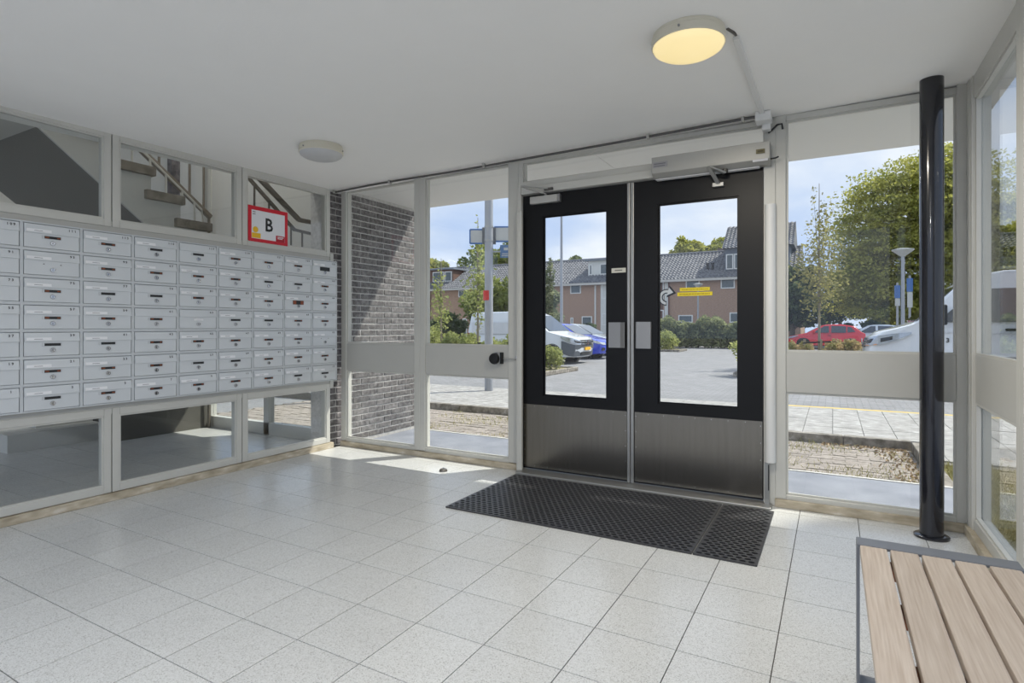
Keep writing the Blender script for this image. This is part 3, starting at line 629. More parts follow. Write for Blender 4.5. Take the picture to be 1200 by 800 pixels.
prof = [(1.757, 2.455), (3.55, sofz(3.55)), (3.55, sofz(3.55)+.28)]
k0 = 2.50
steps = []
for k in range(4, -4, -1):
    yt = k0+k*RUN-.02; zb = 2.288-k*RISE+.005
    prof += [(min(yt, 3.55), zb-RISE), (min(yt, 3.55), zb)]
prof += [(1.757, prof[-1][1])]
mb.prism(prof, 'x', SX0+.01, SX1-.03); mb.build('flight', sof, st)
mb = MB(); mb.prism(prof, 'x', SX1-.03, SX1-.01); mb.build('stringer', well_wall, st)
part(st, 'landing', well_wall, (SX0, SX1-.03, -.6, 1.757, 2.455, 2.9)); part(st, 'landing', well_wall, (SX0, SX1, 3.45, 3.93, .98, 1.16))
for k in range(-3, 5):
    yt = k0+k*RUN; zb = 2.288-k*RISE
    if zb < 1.3: continue
    part(st, 'tread', conc, (SX0+.02, SX1+.03, yt-.30, yt, zb, zb+.07), bevel=.004)
sp = thing('stair_steps', 'two low pale steps on the stairwell floor behind the lower glass', 'steps', (-7.6, 2.6, 0)); part(sp, 'step', well_wall, (-8.9, -6.35, 2.2, 2.98, 0, .16)); part(sp, 'step', well_wall, (-8.9, -6.6, 2.5, 2.98, .16, .32))
white_rod = M('white_rod', (214,212,204), .45); brown_rail = M('brown_grey_rail', (104,96,84), .45, var=.05)
sr = thing('stair_rail', 'thin white rod rail standing on the concrete stair treads', 'railing', (-4.6, 2.5, 2.0))
mb = MB(); mb.path([(-4.585, 1.95, 2.815), (-4.585, 2.28, 2.558), (-4.585, 2.871, 2.099), (-4.585, 2.885, 1.99)], .009); mb.build('rod', white_rod, sr, smooth=True)
for y in (2.33, 2.46, 2.58, 2.71, 2.81):
    z1 = 2.558-(y-2.28)*.777; kk = math.ceil((y-k0)/RUN-1e-6); z0 = 2.288-kk*RISE+.07
    if z1-z0 > .03: mb = MB(); mb.tube((-4.585, y, z0), (-4.585, y, z1), .008); mb.build('post', white_rod, sr)
sr = thing('stair_rail', 'brown grey handrail with tall balusters behind the concrete treads', 'railing', (-6.06, 3.5, 0))
RXX = -6.06; rz2 = lambda y: 2.94-(y-3.11)*.757
mb = MB(); mb.bar((RXX, 2.8, rz2(2.8)), (RXX, 3.9, rz2(3.9)), .05, .055); mb.build('handrail', brown_rail, sr, bevel=.01)
for y in (3.34, 3.66, 3.82): mb = MB(); mb.tube((RXX, y, rz2(y)), (RXX, y, 5.2), .013); mb.build('baluster', brown_rail, sr)
mb = MB(); mb.tube((RXX, 3.88, 0), (RXX, 3.88, rz2(3.88)), .014); mb.build('baluster', brown_rail, sr)
single(MB().box(-6.30, -6.22, 3.56, 3.65, 0, 5.2), 'service_duct', ramp_mat('mottled_dark', [(50,48,54), (110,106,110)], scale=20, rough=.8), 'dark mottled vertical duct between stair balusters', 'duct')
sr = thing('stair_rail', 'brown grey handrail ending in a level return behind the letter sign', 'railing', (-4.45, 3.6, 1.2))
mb = MB(); mb.bar((-4.45, 3.05, 2.63), (-4.45, 3.75, 2.146), .035, .045); mb.bar((-4.45, 3.745, 2.144), (-4.45, 3.92, 2.144), .035, .04); mb.build('handrail', brown_rail, sr, bevel=.006)
mb = MB(); mb.bar((-4.45, 3.05, 2.55), (-4.45, 3.70, 2.04), .022, .028); mb.bar((-4.45, 3.695, 2.042), (-4.45, 3.92, 2.03), .022, .025); mb.build('lower_rail', brown_rail, sr)
for y, z in ((3.27, 2.39), (3.42, 2.27), (3.66, 2.07), (3.79, 2.04), (3.91, 2.14)): mb = MB(); mb.tube((-4.45, y, 1.10), (-4.45, y, z), .009); mb.build('baluster', brown_rail, sr)

# ================================================================== outside: ground
GZ = -.20
conc_slab = ramp_mat('pale_concrete', [(140,144,153), (158,162,171), (168,172,180)], scale=3, rough=.85, lo=.3, hi=.7, bump=.15)
o = struct('floor_porch', (-1.7, 4.5, -.02), 'smooth pale grey concrete porch slab under the canopy'); porch_m = ramp_mat('porch_concrete', [(122,126,136), (138,142,152), (148,152,161)], scale=3, rough=.85, lo=.3, hi=.7, bump=.15)
part(o, 'slab', porch_m, (-4.10, .76, 3.985, 5.03, -.25, -.02), bevel=.006)
part(o, 'edge_strip', M('slab_edge', (206,204,198), .8), (-4.10, .76, 5.03, 5.06, -.25, -.015))
o = struct('ceiling_canopy', (-1.7, 4.5, 2.45), 'white panelled canopy soffit over the porch')
cp = M('canopy_white', (232,232,230), .7, var=.015)
for x0, x1 in ((-4.33, -1.602), (-1.598, .85)): part(o, 'soffit_panel', cp, (x0, x1, 4.01, 5.10, 2.452, 2.75))
part(o, 'soffit_panel', cp, (.70, .85, Y0, 4.006, 2.452, 2.75)); part(o, 'joint', M('joint_grey', (120,120,118), .8), (-1.602, -1.598, 4.01, 5.10, 2.455, 2.75))
road_m = None
def paver_mat(name, c1, c2, mortar, sx, sy, bump=.3, scale=1):
    m = bpy.data.materials.new(name); m.use_nodes = True; nt = m.node_tree; b = nt.nodes['Principled BSDF']; N = nt.nodes.new; L = nt.links.new
    tc = N('ShaderNodeTexCoord'); br = N('ShaderNodeTexBrick'); br.inputs['Scale'].default_value = scale; br.inputs['Brick Width'].default_value = sx; br.inputs['Row Height'].default_value = sy
    br.inputs['Mortar Size'].default_value = sy*.06; br.inputs['Color1'].default_value = (*lin(c1),1); br.inputs['Color2'].default_value = (*lin(c2),1); br.inputs['Mortar'].default_value = (*lin(mortar),1)
    n = N('ShaderNodeTexNoise'); n.inputs['Scale'].default_value = .8; n.inputs['Detail'].default_value = 8; mr = N('ShaderNodeMapRange'); mr.inputs['To Min'].default_value = .82; mr.inputs['To Max'].default_value = 1.14
    hs = N('ShaderNodeHueSaturation'); L(tc.outputs['Object'], br.inputs['Vector']); L(tc.outputs['Object'], n.inputs['Vector']); L(n.outputs['Fac'], mr.inputs['Value']); L(mr.outputs['Result'], hs.inputs['Value'])
    L(br.outputs['Color'], hs.inputs['Color']); L(hs.outputs['Color'], b.inputs['Base Color']); b.inputs['Roughness'].default_value = .9
    bp = N('ShaderNodeBump'); bp.inputs['Strength'].default_value = bump; bp.inputs['Distance'].default_value = .01; L(br.outputs['Fac'], bp.inputs['Height']); bp.invert = True; L(bp.outputs['Normal'], b.inputs['Normal'])
    MATS[name] = m; return m
road_m = paver_mat('grey_road_pavers', (130,130,131), (144,144,145), (106,106,107), .22, .11)
g = MB(); g.box(-120, 120, -60, 140, GZ-.3, GZ); tag(g.build('road', road_m, origin=(0, 20, GZ)), 'grey block paved road and car park', kind='structure')
# bed of small pavers beside the porch
bed = struct('paver_bed', (-2.3, 6.1, -.14), 'sunken weedy brick bed between porch and footway')
part(bed, 'sand', M('bed_sand', (128,120,100), .95, bump=.5, bscale=60), (-7.9, .70, 5.06, 7.10, GZ-.05, -.155))
bed_m = ramp_mat('bed_paver', [(130,121,112), (152,144,135), (166,158,149)], scale=30, rough=.95, lo=.3, hi=.7, bump=.4, per_object=.12)
nbd = lay(bed, -.62, .69, 5.065, 7.08, 0, 5.065, (.205, .1), -.19, -.146, bed_m, .0022, 'brick', stagger=.5, dz=.004)
nbd += lay(bed, -4.85, -2.2, 5.065, 6.2, 0, 5.065, (.205, .1), -.19, -.146, bed_m, .0022, 'brick', stagger=.5, dz=.004)
mb = MB()
def rest(x0, x1, y0, y1):
    j = 0; y = y0
    while y < y1:
        x = x0-(.1 if j % 2 else 0)
        while x < x1: mb.box(x+.004, x+.201, y+.004, min(y1, y+.096), -.19, -.146+random.uniform(-.004, .004)); x += .205
        y += .1; j += 1
rest(-7.8, -2.2, 6.22, 7.05); rest(-7.8, -4.95, 5.07, 6.2); rest(-2.15, -.7, 5.07, 7.05)
tag(mb.build('bricks', bed_m, bed), kind='stuff')
# kerb round the bed
kerb_m = ramp_mat('kerb_concrete', [(104,98,88), (142,136,126), (160,154,144)], scale=12, rough=.95, bump=.4, per_object=.06)
kb = struct('kerb_bed', (-3, 7.2, -.1), 'weathered concrete kerb round the paver bed')
x = -7.9
while x < .6:
    part(kb, 'kerb_stone', kerb_m, (x+.003, min(.70, x+.997), 7.10, 7.20, -.24, -.055), bevel=.008); x += 1
y = 5.07
while y < 7.0: part(kb, 'kerb_stone', kerb_m, (.70, .80, y+.003, min(7.2, y+.997), -.24, -.055), bevel=.008); y += 1
# footway slabs
pv = struct('pavement', (-2.5, 8.4, -.07), 'grey slab footway between the kerb and the yellow line')
slab_m = ramp_mat('footway_slab', [(146,144,140), (162,160,156), (172,170,166)], scale=10, rough=.9, bump=.2, per_object=.05)
part(pv, 'sand', M('footway_sand', (128,124,116), .95), (-16, 8, 7.2, 9.55, GZ-.05, -.085)); part(pv, 'sand', M('footway_sand', (128,124,116), .95), (2.4, 8, 3, 7.2, GZ-.05, -.085)); part(pv, 'sand', M('footway_sand', (128,124,116), .95), (.8, 2.4, 6.2, 7.2, GZ-.05, -.085))
lay(pv, -7.8, -3.9, 7.21, 9.55, 0, 7.2, (.3, .3), -.12, -.07, slab_m, .003, 'slab', dz=.002)
lay(pv, -.9, 2.4, 7.21, 9.55, 0, 7.2, (.3, .3), -.12, -.07, slab_m, .003, 'slab', dz=.002)
lay(pv, .8, 2.4, 6.3, 7.2, 0, 6.3, (.3, .3), -.12, -.07, slab_m, .003, 'slab', dz=.002)
mb = MB()
for x0, x1, y0, y1 in ((-15.9, -7.85, 7.2, 9.5), (-3.88, -.93, 7.2, 9.5), (2.42, 8, 3, 9.5)):
    xx = x0
    while xx < x1:
        yy = y0
        while yy < y1: mb.box(xx+.003, min(x1, xx+.297), yy+.003, min(9.55, yy+.297), -.12, -.07); yy += .3
        xx += .3
tag(mb.build('slabs', slab_m, pv), kind='stuff')
yl = M('yellow_road_paint', (214,186,98), .8, var=.08)
kb = struct('kerb_road', (-2, 9.65, -.1), 'kerb of the footway painted with a yellow line'); x = -1.0
while x < 8: part(kb, 'kerb_stone', slab_m, (x+.003, x+.997, 9.56, 9.72, -.3, -.075), bevel=.006); x += 1
part(kb, 'yellow_line', yl, (-1.0, 8, 9.60, 9.70, -.076, -.0735))
x = -16
while x < -4.2: part(kb, 'kerb_stone', slab_m, (x+.003, x+.997, 9.56, 9.68, -.3, -.085), bevel=.006); x += 1
# ---- leaf and grass makers
def leaf_arrays(P, size, flat=.35, asp=1.6):
    n = len(P); d = rng.normal(size=(n,3)); d[:,2] *= flat+.4; d /= np.linalg.norm(d, axis=1)[:,None]
    e = rng.normal(size=(n,3)); e -= (e*d).sum(1)[:,None]*d; e /= np.linalg.norm(e, axis=1)[:,None]
    s = size*rng.uniform(.6, 1.3, n)[:,None]
    a, b_ = d*s*asp/2, e*s/2
    return np.stack([P-a, P+b_*.9, P+a, P-b_*.9], 1).reshape(-1, 3)
def leaf_mesh(name, P, size, m, asp=1.6):
    V = leaf_arrays(P, size, asp=asp); n = len(P); me = bpy.data.meshes.new(name)
    me.vertices.add(4*n); me.vertices.foreach_set('co', V.ravel()); me.loops.add(4*n); me.loops.foreach_set('vertex_index', np.arange(4*n)); me.polygons.add(n)
    me.polygons.foreach_set('loop_start', np.arange(n)*4); me.polygons.foreach_set('loop_total', np.full(n, 4)); me.update(); me.materials.append(m); return me
def blob_points(blobs, n, shell=.55):
    vol = np.array([b[3]*b[4]*b[5] for b in blobs])**.8; cnt = (vol/vol.sum()*n).astype(int)+1; out = []
    for b_, k in zip(blobs, cnt):
        d = rng.normal(size=(k,3)); d /= np.linalg.norm(d, axis=1)[:,None]; r = shell+(1.05-shell)*rng.random(k)**.6
        q = d*r[:,None]; q *= (1+.18*np.sin(5*d[:,0]+3*d[:,2]+b_[0])*np.cos(4*d[:,1]+b_[1]))[:,None]
        out.append(np.array(b_[:3])+q*np.array(b_[3:]))
    return np.concatenate(out)
def leafy(name, cols, scale=.6): return ramp_mat(name, cols, scale=scale, rough=.6, lo=.28, hi=.72, transl=.5, detail=10, spec=.25)
lf_yg = leafy('leaf_yellow_green', [(104,116,50), (168,172,76), (206,202,108)], .9)
lf_mid = leafy('leaf_mid_green', [(70,88,48), (122,140,72), (172,180,100)], .7)
lf_dark = leafy('leaf_dark_green', [(46,60,44), (84,102,68), (122,136,90)], .8)
lf_light = leafy('leaf_light_green', [(112,126,62), (160,170,92), (198,200,130)], 3)
lf_hedge = leafy('leaf_hedge', [(70,80,56), (128,138,94), (178,182,132)], 2)
bark = M('bark', (92,82,70), .9, bump=.4, bscale=20); bark_pale = M('pale_bark', (140,130,112), .9)
def tree(name, label, base, h, blobs, n, ls, m, tr=.18, cat='tree', group=None, bm=bark, shell=.55, lean=(0,0), pts_=None):
    x, y, z = base; o = thing(name, label, cat, base, group=group)
    mb = MB(); pts = [(lean[0]*t*t, lean[1]*t*t, h*t) for t in np.linspace(0, 1, 6)]
    mb.path(pts, [tr*(1-.8*t) for t in np.linspace(0, 1, 6)], 8)
    for b_ in blobs[:14]:
        t = min(.9, max(.25, (b_[2]-z)/h*.6)); p = (lean[0]*t*t, lean[1]*t*t, h*t); q = (b_[0]-x, b_[1]-y, b_[2]-z); mid = tuple((p[i]*.4+q[i]*.6)+(.08*h if i == 2 else 0)*0 for i in range(3))
        mb.path([p, mid, q], [tr*.4, tr*.2, tr*.06], 6)
    mb.build('trunk', bm, o, local=True, smooth=True)
    P = blob_points([(b_[0]-x, b_[1]-y, b_[2]-z, *b_[3:]) for b_ in blobs], n, shell) if pts_ is None else pts_-np.array(base)
    f = bpy.data.objects.new('foliage', leaf_mesh('foliage', P, ls, m)); C.objects.link(f); f.parent = o; f['kind'] = 'stuff'
    return o
def sprays(c, R_, k, n, seed, out=.95, lat=.55, ver=.13, droop=.25):
    """leaf positions in flat drooping sprays spread through an ellipsoid crown"""
    g_ = np.random.default_rng(seed); d = g_.normal(size=(k,3)); d /= np.linalg.norm(d, axis=1)[:,None]; q = d*(g_.random(k)**.38)[:,None]
    ctr = np.array(c)+q*np.array(R_); az = np.arctan2(q[:,1], q[:,0])+g_.normal(size=k)*.5; sc = g_.uniform(.6, 1.35, k); idx = g_.integers(0, k, n)
    u_ = g_.normal(size=n)*out*sc[idx]; v_ = g_.normal(size=n)*lat*sc[idx]; w_ = g_.normal(size=n)*ver-droop*np.abs(u_)+.1
    a_ = az[idx]; return ctr[idx]+np.stack([u_*np.cos(a_)-v_*np.sin(a_), u_*np.sin(a_)+v_*np.cos(a_), w_], 1)
def rblobs(c, R, k, r, seed, flat=1):
    g_ = np.random.default_rng(seed); out = []
    for _ in range(k):
        d = g_.normal(size=3); d /= np.linalg.norm(d); q = d*g_.random()**.4
        out.append((c[0]+q[0]*R[0], c[1]+q[1]*R[1], c[2]+q[2]*R[2], r*g_.uniform(.7, 1.3), r*g_.uniform(.7, 1.3), r*flat*g_.uniform(.6, 1.1)))
    return out
def shrub(name, label, base, R, n, ls, m, k=7, group=None, cat='shrub', seed=1):
    x, y, z = base; o = thing(name, label, cat, base, group=group)
    P = blob_points(rblobs((0, 0, R[2]*.55), (R[0]*.6, R[1]*.6, R[2]*.38), k, min(R)*.55, seed), n, .3); P[:,2] = np.maximum(P[:,2], .02)
    f = bpy.data.objects.new('foliage', leaf_mesh('foliage', P, ls, m)); C.objects.link(f); f.parent = o; f['kind'] = 'stuff'
    mb = MB(); g_ = random.Random(seed)
    for i in range(5): mb.path([(0, 0, 0), (g_.uniform(-.4, .4)*R[0], g_.uniform(-.4, .4)*R[1], R[2]*.5), (g_.uniform(-.6, .6)*R[0], g_.uniform(-.6, .6)*R[1], R[2]*.85)], [.02, .012, .005], 5)
    tag(mb.build('stems', bark, o, local=True), kind='stuff'); return o
def blades(name, label, x0, x1, y0, y1, z, n, h, m, dens=None):
    P = np.stack([rng.uniform(x0, x1, n), rng.uniform(y0, y1, n), np.full(n, z)], 1)
    if dens is not None: P = P[dens(P[:,0], P[:,1]) > rng.random(n)]
    n = len(P); a = rng.uniform(0, 2*PI, n); w = .004; hh = h*rng.uniform(.4, 1.2, n); ln = rng.normal(size=(n,2))*h*.5
    V = np.stack([P+np.stack([w*np.cos(a), w*np.sin(a), 0*a], 1), P-np.stack([w*np.cos(a), w*np.sin(a), 0*a], 1), P+np.stack([ln[:,0], ln[:,1], hh], 1)], 1).reshape(-1, 3)
    c = V.mean(0); c[2] = z
    me = bpy.data.meshes.new(name); me.from_pydata((V-c).tolist(), [], np.arange(3*n).reshape(-1, 3).tolist()); me.materials.append(m)
    o = bpy.data.objects.new(name, me); C.objects.link(o); o.location = c; return tag(o, label, name, kind='stuff')
dry_grass = ramp_mat('dry_grass', [(136,134,74), (166,160,98), (188,178,124)], scale=3, rough=.9)
def patch(x, y): return .5+.5*np.sin(3.1*x+1.7*y)*np.sin(4.3*y-2*x)
blades('weeds', 'thin dry weeds growing in the joints of the paver bed', -4.9, .65, 5.08, 7.08, -.15, 12000, .05, dry_grass, lambda x, y: np.clip(patch(x, y)-.2, 0, 1)*.9)
g = MB(); g.box(.80, 2.4, 3.4, 6.2, GZ-.05, -.1); tag(g.build('soil', M('soil', (134,126,92), .95, bump=.6, bscale=50), origin=(1.6, 4.8, -.15)), 'bare soil strip outside the side window', kind='structure')
blades('grass', 'dry yellowish grass outside the side window corner', .82, 2.4, 3.5, 6.2, -.1, 22000, .07, dry_grass)
lit = ramp_mat('leaf_litter', [(140,116,86), (170,146,112), (190,168,134)], scale=20, rough=.9)
P = np.stack([.66-np.abs(rng.normal(0, .13, 260)), rng.uniform(5.3, 7.05, 260), np.full(260, -.14)], 1); P2 = np.stack([rng.uniform(-.1, .66, 160), 7.06-np.abs(rng.normal(0, .1, 160)), np.full(160, -.14)], 1)
o = bpy.data.objects.new('leaf_litter', leaf_mesh('leaf_litter', np.concatenate([P, P2])-np.array([.4, 6.2, -.14]), .022, lit)); C.objects.link(o); o.location = (.4, 6.2, -.135); tag(o, 'brown leaf litter along the kerb of the paver bed', 'leaf litter', kind='stuff')

# ================================================================== vehicles
car_glass = M('car_glass', (40,46,50), .06, var=.05, spec=.9, coat=.5); tyre = M('tyre', (24,24,25), .8); rim_m = M('rim_grey', (150,152,155), .35, metal=.6)
lens = M('headlight_glass', (190,196,202), .1, metal=.5, var=.15, vscale=40); dk = M('dark_trim', (36,38,41), .5); plate_y = M('plate_yellow', (232,178,30), .5); tail_red = M('tail_red', (150,22,22), .3)
def paint(n, c): return M('paint_'+n, c, .22, var=.02, coat=.8, spec=.5)
def vehicle(name, label, cat, loc, rotz, L_, W, Hh, prof, belt, wheels, wr, pm, glass_side, screen, taper=.13, group=None, extra=None):
    """local x runs from the nose (0) to the tail, y across, z up from the ground"""
    o = thing(name, label, cat, loc, rotz, group)
    def yw(z, x): 
        t = max(0, (z-belt)/(Hh-belt)); nose = .10*max(0, 1-x/.7)**2+.06*max(0, 1-(L_-x)/.5)**2
        return W/2*(1-taper*t**1.2)*(1-nose)
    pts = []
    for i, (x, z) in enumerate(prof):                        # subdivide
        x2, z2 = prof[(i+1) % len(prof)]; k = max(1, int(math.hypot(x2-x, z2-z)/.22))
        pts += [(x+(x2-x)*t/k, z+(z2-z)*t/k) for t in range(k)]
    cx = L_/2; czz = Hh*.48
    layers = []
    for f, ins in ((-1, .055), (-.975, .018), (-.93, 0), (-.5, -.012), (0, -.016), (.5, -.012), (.93, 0), (.975, .018), (1, .055)):
        ring = []
        for x, z in pts:
            dx, dz = cx-x, czz-z; l = math.hypot(dx/L_*2, dz/Hh*2)+1e-6
            nose_bulge = -.10*(1-f*f)*max(0, 1-x/.5)
            ring.append((x+dx/L_*2*ins+nose_bulge, f*yw(z, x), z+dz/Hh*2*ins))
        layers.append(ring)
    n = len(pts); vs = [p for r in layers for p in r]; fcs = []
    for i in range(len(layers)-1): fcs += [(i*n+j, i*n+(j+1)%n, (i+1)*n+(j+1)%n, (i+1)*n+j) for j in range(n)]
    fcs += [tuple(range(n)), tuple(range((len(layers)-1)*n, len(layers)*n))[::-1]]
    MB().add(vs, fcs).build('body', pm, o, local=True, smooth=True)
    for s_ in (-1, 1):
        for poly in glass_side:
            mb = MB(); a = [(x, s_*(yw(z, x)+.004), z) for x, z in poly]; b_ = [(x, s_*(yw(z, x)-.05), z) for x, z in poly]; k = len(poly)
            mb.add(a+b_, [tuple(range(k)), tuple(range(2*k-1, k-1, -1))]+[(i, k+i, k+(i+1)%k, (i+1)%k) for i in range(k)]); mb.build('side_window', car_glass, o, local=True)
    for nm, (x0, z0, x1, z1) in screen:
        mb = MB(); e = .02; nx, nz = -(z1-z0), (x1-x0); l = math.hypot(nx, nz); nx, nz = nx/l*e, nz/l*e
        if nm == 'rear_window': nx, nz = -nx, -nz
        a = [(x0+nx, -yw(z0, x0)*.92, z0+nz), (x0+nx, yw(z0, x0)*.92, z0+nz), (x1+nx, yw(z1, x1)*.90, z1+nz), (x1+nx, -yw(z1, x1)*.90, z1+nz)]
        c = [(p[0]-nx*2.5, p[1], p[2]-nz*2.5) for p in a]; mb.add(a+c, [(0,1,2,3),(7,6,5,4),(0,4,5,1),(1,5,6,2),(2,6,7,3),(3,7,4,0)]); mb.build(nm, car_glass, o, local=True)
    for x in wheels:
        for s_ in (-1, 1):
            yo = s_*(W/2-.03); yi = s_*(W/2-.25)
            mb = MB(); mb.lathe([(wr*.62, 0), (wr*.93, .005), (wr, .05), (wr, .17), (wr*.93, .215), (wr*.5, .22)], (x, yo, wr), 24, 'y', -s_); wh = mb.build('wheel', tyre, o, local=True, smooth=True)
            mb = MB(); mb.lathe([(wr*.63, .02), (wr*.58, .0), (wr*.5, .02), (wr*.16, .008), (0, .006)], (x, yo, wr), 20, 'y', -s_); mb.build('rim', rim_m, wh, local=True, smooth=True)
            mb = MB(); mb.lathe([(wr*1.2, 0), (wr*1.2, .2)], (x, s_*(W/2-.002), wr*1.02), 24, 'y', -s_); mb.build('wheel_arch', dk, o, local=True)
    if extra: extra(o, yw)
    return o
def bx(o, nm, m, x0, x1, y0, y1, z0, z1, bevel=.01, parent=None): 
    mb = MB(); mb.box(x0, x1, y0, y1, z0, z1); return mb.build(nm, m, parent or o, local=True, bevel=bevel)
def poly3(o, nm, m, pts, d):
    """thin shell patch: polygon pts thickened along vector d"""
    k = len(pts); d = Vector(d); b_ = [tuple(Vector(p)+d) for p in pts]
    mb = MB(); mb.add(list(pts)+b_, [tuple(range(k)), tuple(range(2*k-1, k-1, -1))]+[(i, k+i, k+(i+1)%k, (i+1)%k) for i in range(k)]); return mb.build(nm, m, o, local=True)
def wrap(o, nm, m, prof, yw, stations, zl, zh, out=.016, th=.05, parent=None):
    """band that follows the body skin: stations are ('f', f) across the nose or ('s', side, x) along a flank"""
    fr = sorted([(z, x) for x, z in prof[:6] if x < .35]); fz = [p[0] for p in fr]; fx = [p[1] for p in fr]
    A = []; B = []; n = len(stations)
    for i, st_ in enumerate(stations):
        for L_, zz in ((A, zl[i]), (B, zh[i])):
            if st_[0] == 'f':
                f = st_[1]; x0 = float(np.interp(zz, fz, fx)); b_ = .10*(1-f*f)*max(0, 1-x0/.5); ins = .012*max(0, (abs(f)-.93)/.07)
                L_.append(((x0-b_+ins, f*yw(zz, x0), zz), (-1, .5*f*abs(f)**3, 0)))
            else: L_.append(((st_[2], st_[1]*yw(zz, st_[2]), zz), (0, st_[1], 0)))
    def off(q, d): 
        v = Vector(q[1]).normalized()*d; return tuple(Vector(q[0])+v)
    out += .02
    vs = [off(q, out) for q in A]+[off(q, out) for q in B]+[off(q, -th) for q in A]+[off(q, -th) for q in B]; fc = []
    for i in range(n-1): fc += [(i, i+1, n+i+1, n+i), (2*n+i+1, 2*n+i, 3*n+i, 3*n+i+1), (i+1, i, 2*n+i, 2*n+i+1), (n+i, n+i+1, 3*n+i+1, 3*n+i)]
    fc += [(0, n, 3*n, 2*n), (n-1, 3*n-1, 4*n-1, 2*n-1)]
    return MB().add(vs, fc).build(nm, m, parent or o, local=True)
def arch(x, wr): return [(x+wr*1.18*math.cos(a), max(.22, wr+wr*1.18*math.sin(a))) for a in np.linspace(0, PI, 9)]
def underside(L_, wheels, wr, z=.24):
    out = [(.10, z)]; return out
def lower(L_, wheels, wr, zb=.24):
    """from tail bottom to nose bottom with the arches cut out"""
    out = [(L_-.02, zb+.08)]
    for x in sorted(wheels, reverse=True): out += [(x+wr*1.2, zb)]+[(x+wr*1.18*math.cos(a), wr*.95+wr*1.2*math.sin(a)) for a in np.linspace(.12, PI-.12, 7)]+[(x-wr*1.2, zb)]
    return out
# large white van on the right
wv = paint('van_white', (232,234,236))
def big_extra(o, yw):
    for s_ in (-1, 1):
        hl = wrap(o, 'headlight', lens, BIGP, yw, [('f', s_*.60), ('f', s_*.74), ('f', s_*.86), ('f', s_*.95), ('s', s_, .14), ('s', s_, .32), ('s', s_, .52), ('s', s_, .74)], [.90, .89, .90, .91, .93, .98, 1.06, 1.17], [1.07, 1.08, 1.10, 1.115, 1.13, 1.16, 1.19, 1.21])
        wrap(o, 'headlight_shade', dk, BIGP, yw, [('f', s_*.66), ('f', s_*.84), ('f', s_*.95), ('s', s_, .2), ('s', s_, .4)], [.96, .96, .97, .99, 1.05], [1.03, 1.04, 1.06, 1.08, 1.12], out=.02, parent=hl)
        wrap(o, 'indicator', M('amber_lens', (222,150,96), .3), BIGP, yw, [('f', s_*.70), ('f', s_*.92), ('s', s_, .12)], [.895, .905, .93], [.915, .925, .95], out=.021, parent=hl)
        m_ = bx(o, 'mirror', dk, 1.16, 1.32, *sorted((s_*1.04, s_*1.30)), 1.36, 1.78, .03); bx(o, 'mirror_arm', dk, 1.2, 1.28, *sorted((s_*.92, s_*1.06)), 1.42, 1.50, .01)
        bx(o, 'door_handle', dk, 2.28, 2.48, *sorted((s_*1.012, s_*1.04)), 1.24, 1.29, .008)
        bx(o, 'side_moulding', dk, 1.35, 5.5, *sorted((s_*1.008, s_*1.03)), .62, .72, .01)
        bx(o, 'door_seam', dk, 1.265, 1.273, *sorted((s_*1.0, s_*1.0225)), .5, 1.45, 0); bx(o, 'door_seam', dk, 2.555, 2.563, *sorted((s_*1.0, s_*1.0225)), .5, 2.2, 0)
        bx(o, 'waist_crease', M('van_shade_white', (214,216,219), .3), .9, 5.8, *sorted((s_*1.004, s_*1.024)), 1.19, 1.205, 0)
        if s_ == -1:
            t_ = share('lettering', text_mesh('3', .13, dark_ink, .004), o, (1.36, -1.012, 1.04)); t_.rotation_euler = (PI/2, 0, 0)
    F9 = [('f', f) for f in np.linspace(-.58, .58, 9)]; g_ = wrap(o, 'grille', dk, BIGP, yw, F9, [.87]*9, [1.075]*9, .014)
    for z in (.90, .955, 1.01): wrap(o, 'slat', chrome, BIGP, yw, F9, [z]*9, [z+.016]*9, .022, parent=g_)
    mb = MB(); mb.lathe([(.085, 0), (.085, .012), (.07, .016), (.07, .008), (0, .008)], (-.115, 0, .975), 24, 'x', -1); em = mb.build('badge', chrome, o, local=True)
    mb = MB()
    for a_, b_ in (((-.05,.05),(-.025,-.05)), ((-.025,-.05),(0,.0)), ((0,.0),(.025,-.05)), ((.025,-.05),(.05,.05)), ((-.03,.055),(0,.005)), ((.03,.055),(0,.005))): mb.bar((-.132, a_[0], .975+a_[1]), (-.132, b_[0], .975+b_[1]), .010, .006, (1,0,0))
    mb.build('badge_mark', chrome, em, local=True)
    FW = [('s', -1, .5), ('s', -1, .2)]+[('f', f) for f in np.linspace(-.97, .97, 13)]+[('s', 1, .2), ('s', 1, .5)]; wrap(o, 'bumper', M('bumper_grey', (90,93,97), .6), BIGP, yw, FW, [.34]*17, [.52]*17, .03); bx(o, 'number_plate', plate_y, -.145, -.12, -.26, .26, .56, .67, .004)
BIGP = prof = [(.05,.30),(-.02,.55),(.0,.86),(.06,1.08),(.22,1.22),(.74,1.38),(.84,1.44),(1.56,2.20),(1.80,2.37),(2.3,2.47),(5.85,2.47),(5.96,2.36),(5.98,.9)]+lower(5.98, (1.0, 4.66), .345, .26)
vehicle('delivery_van', 'large white delivery van parked nearest, seen past the black pillar', 'van', (.72, 15.75, GZ), 0, 5.98, 2.04, 2.47, prof, 1.3, (1.0, 4.66), .345, wv,
        [[(1.30,1.42),(2.48,1.42),(2.48,2.10),(1.95,2.10),(1.72,1.98),(1.26,1.50)]], [('windscreen', (.84,1.46,1.54,2.17))], taper=.12, extra=big_extra)
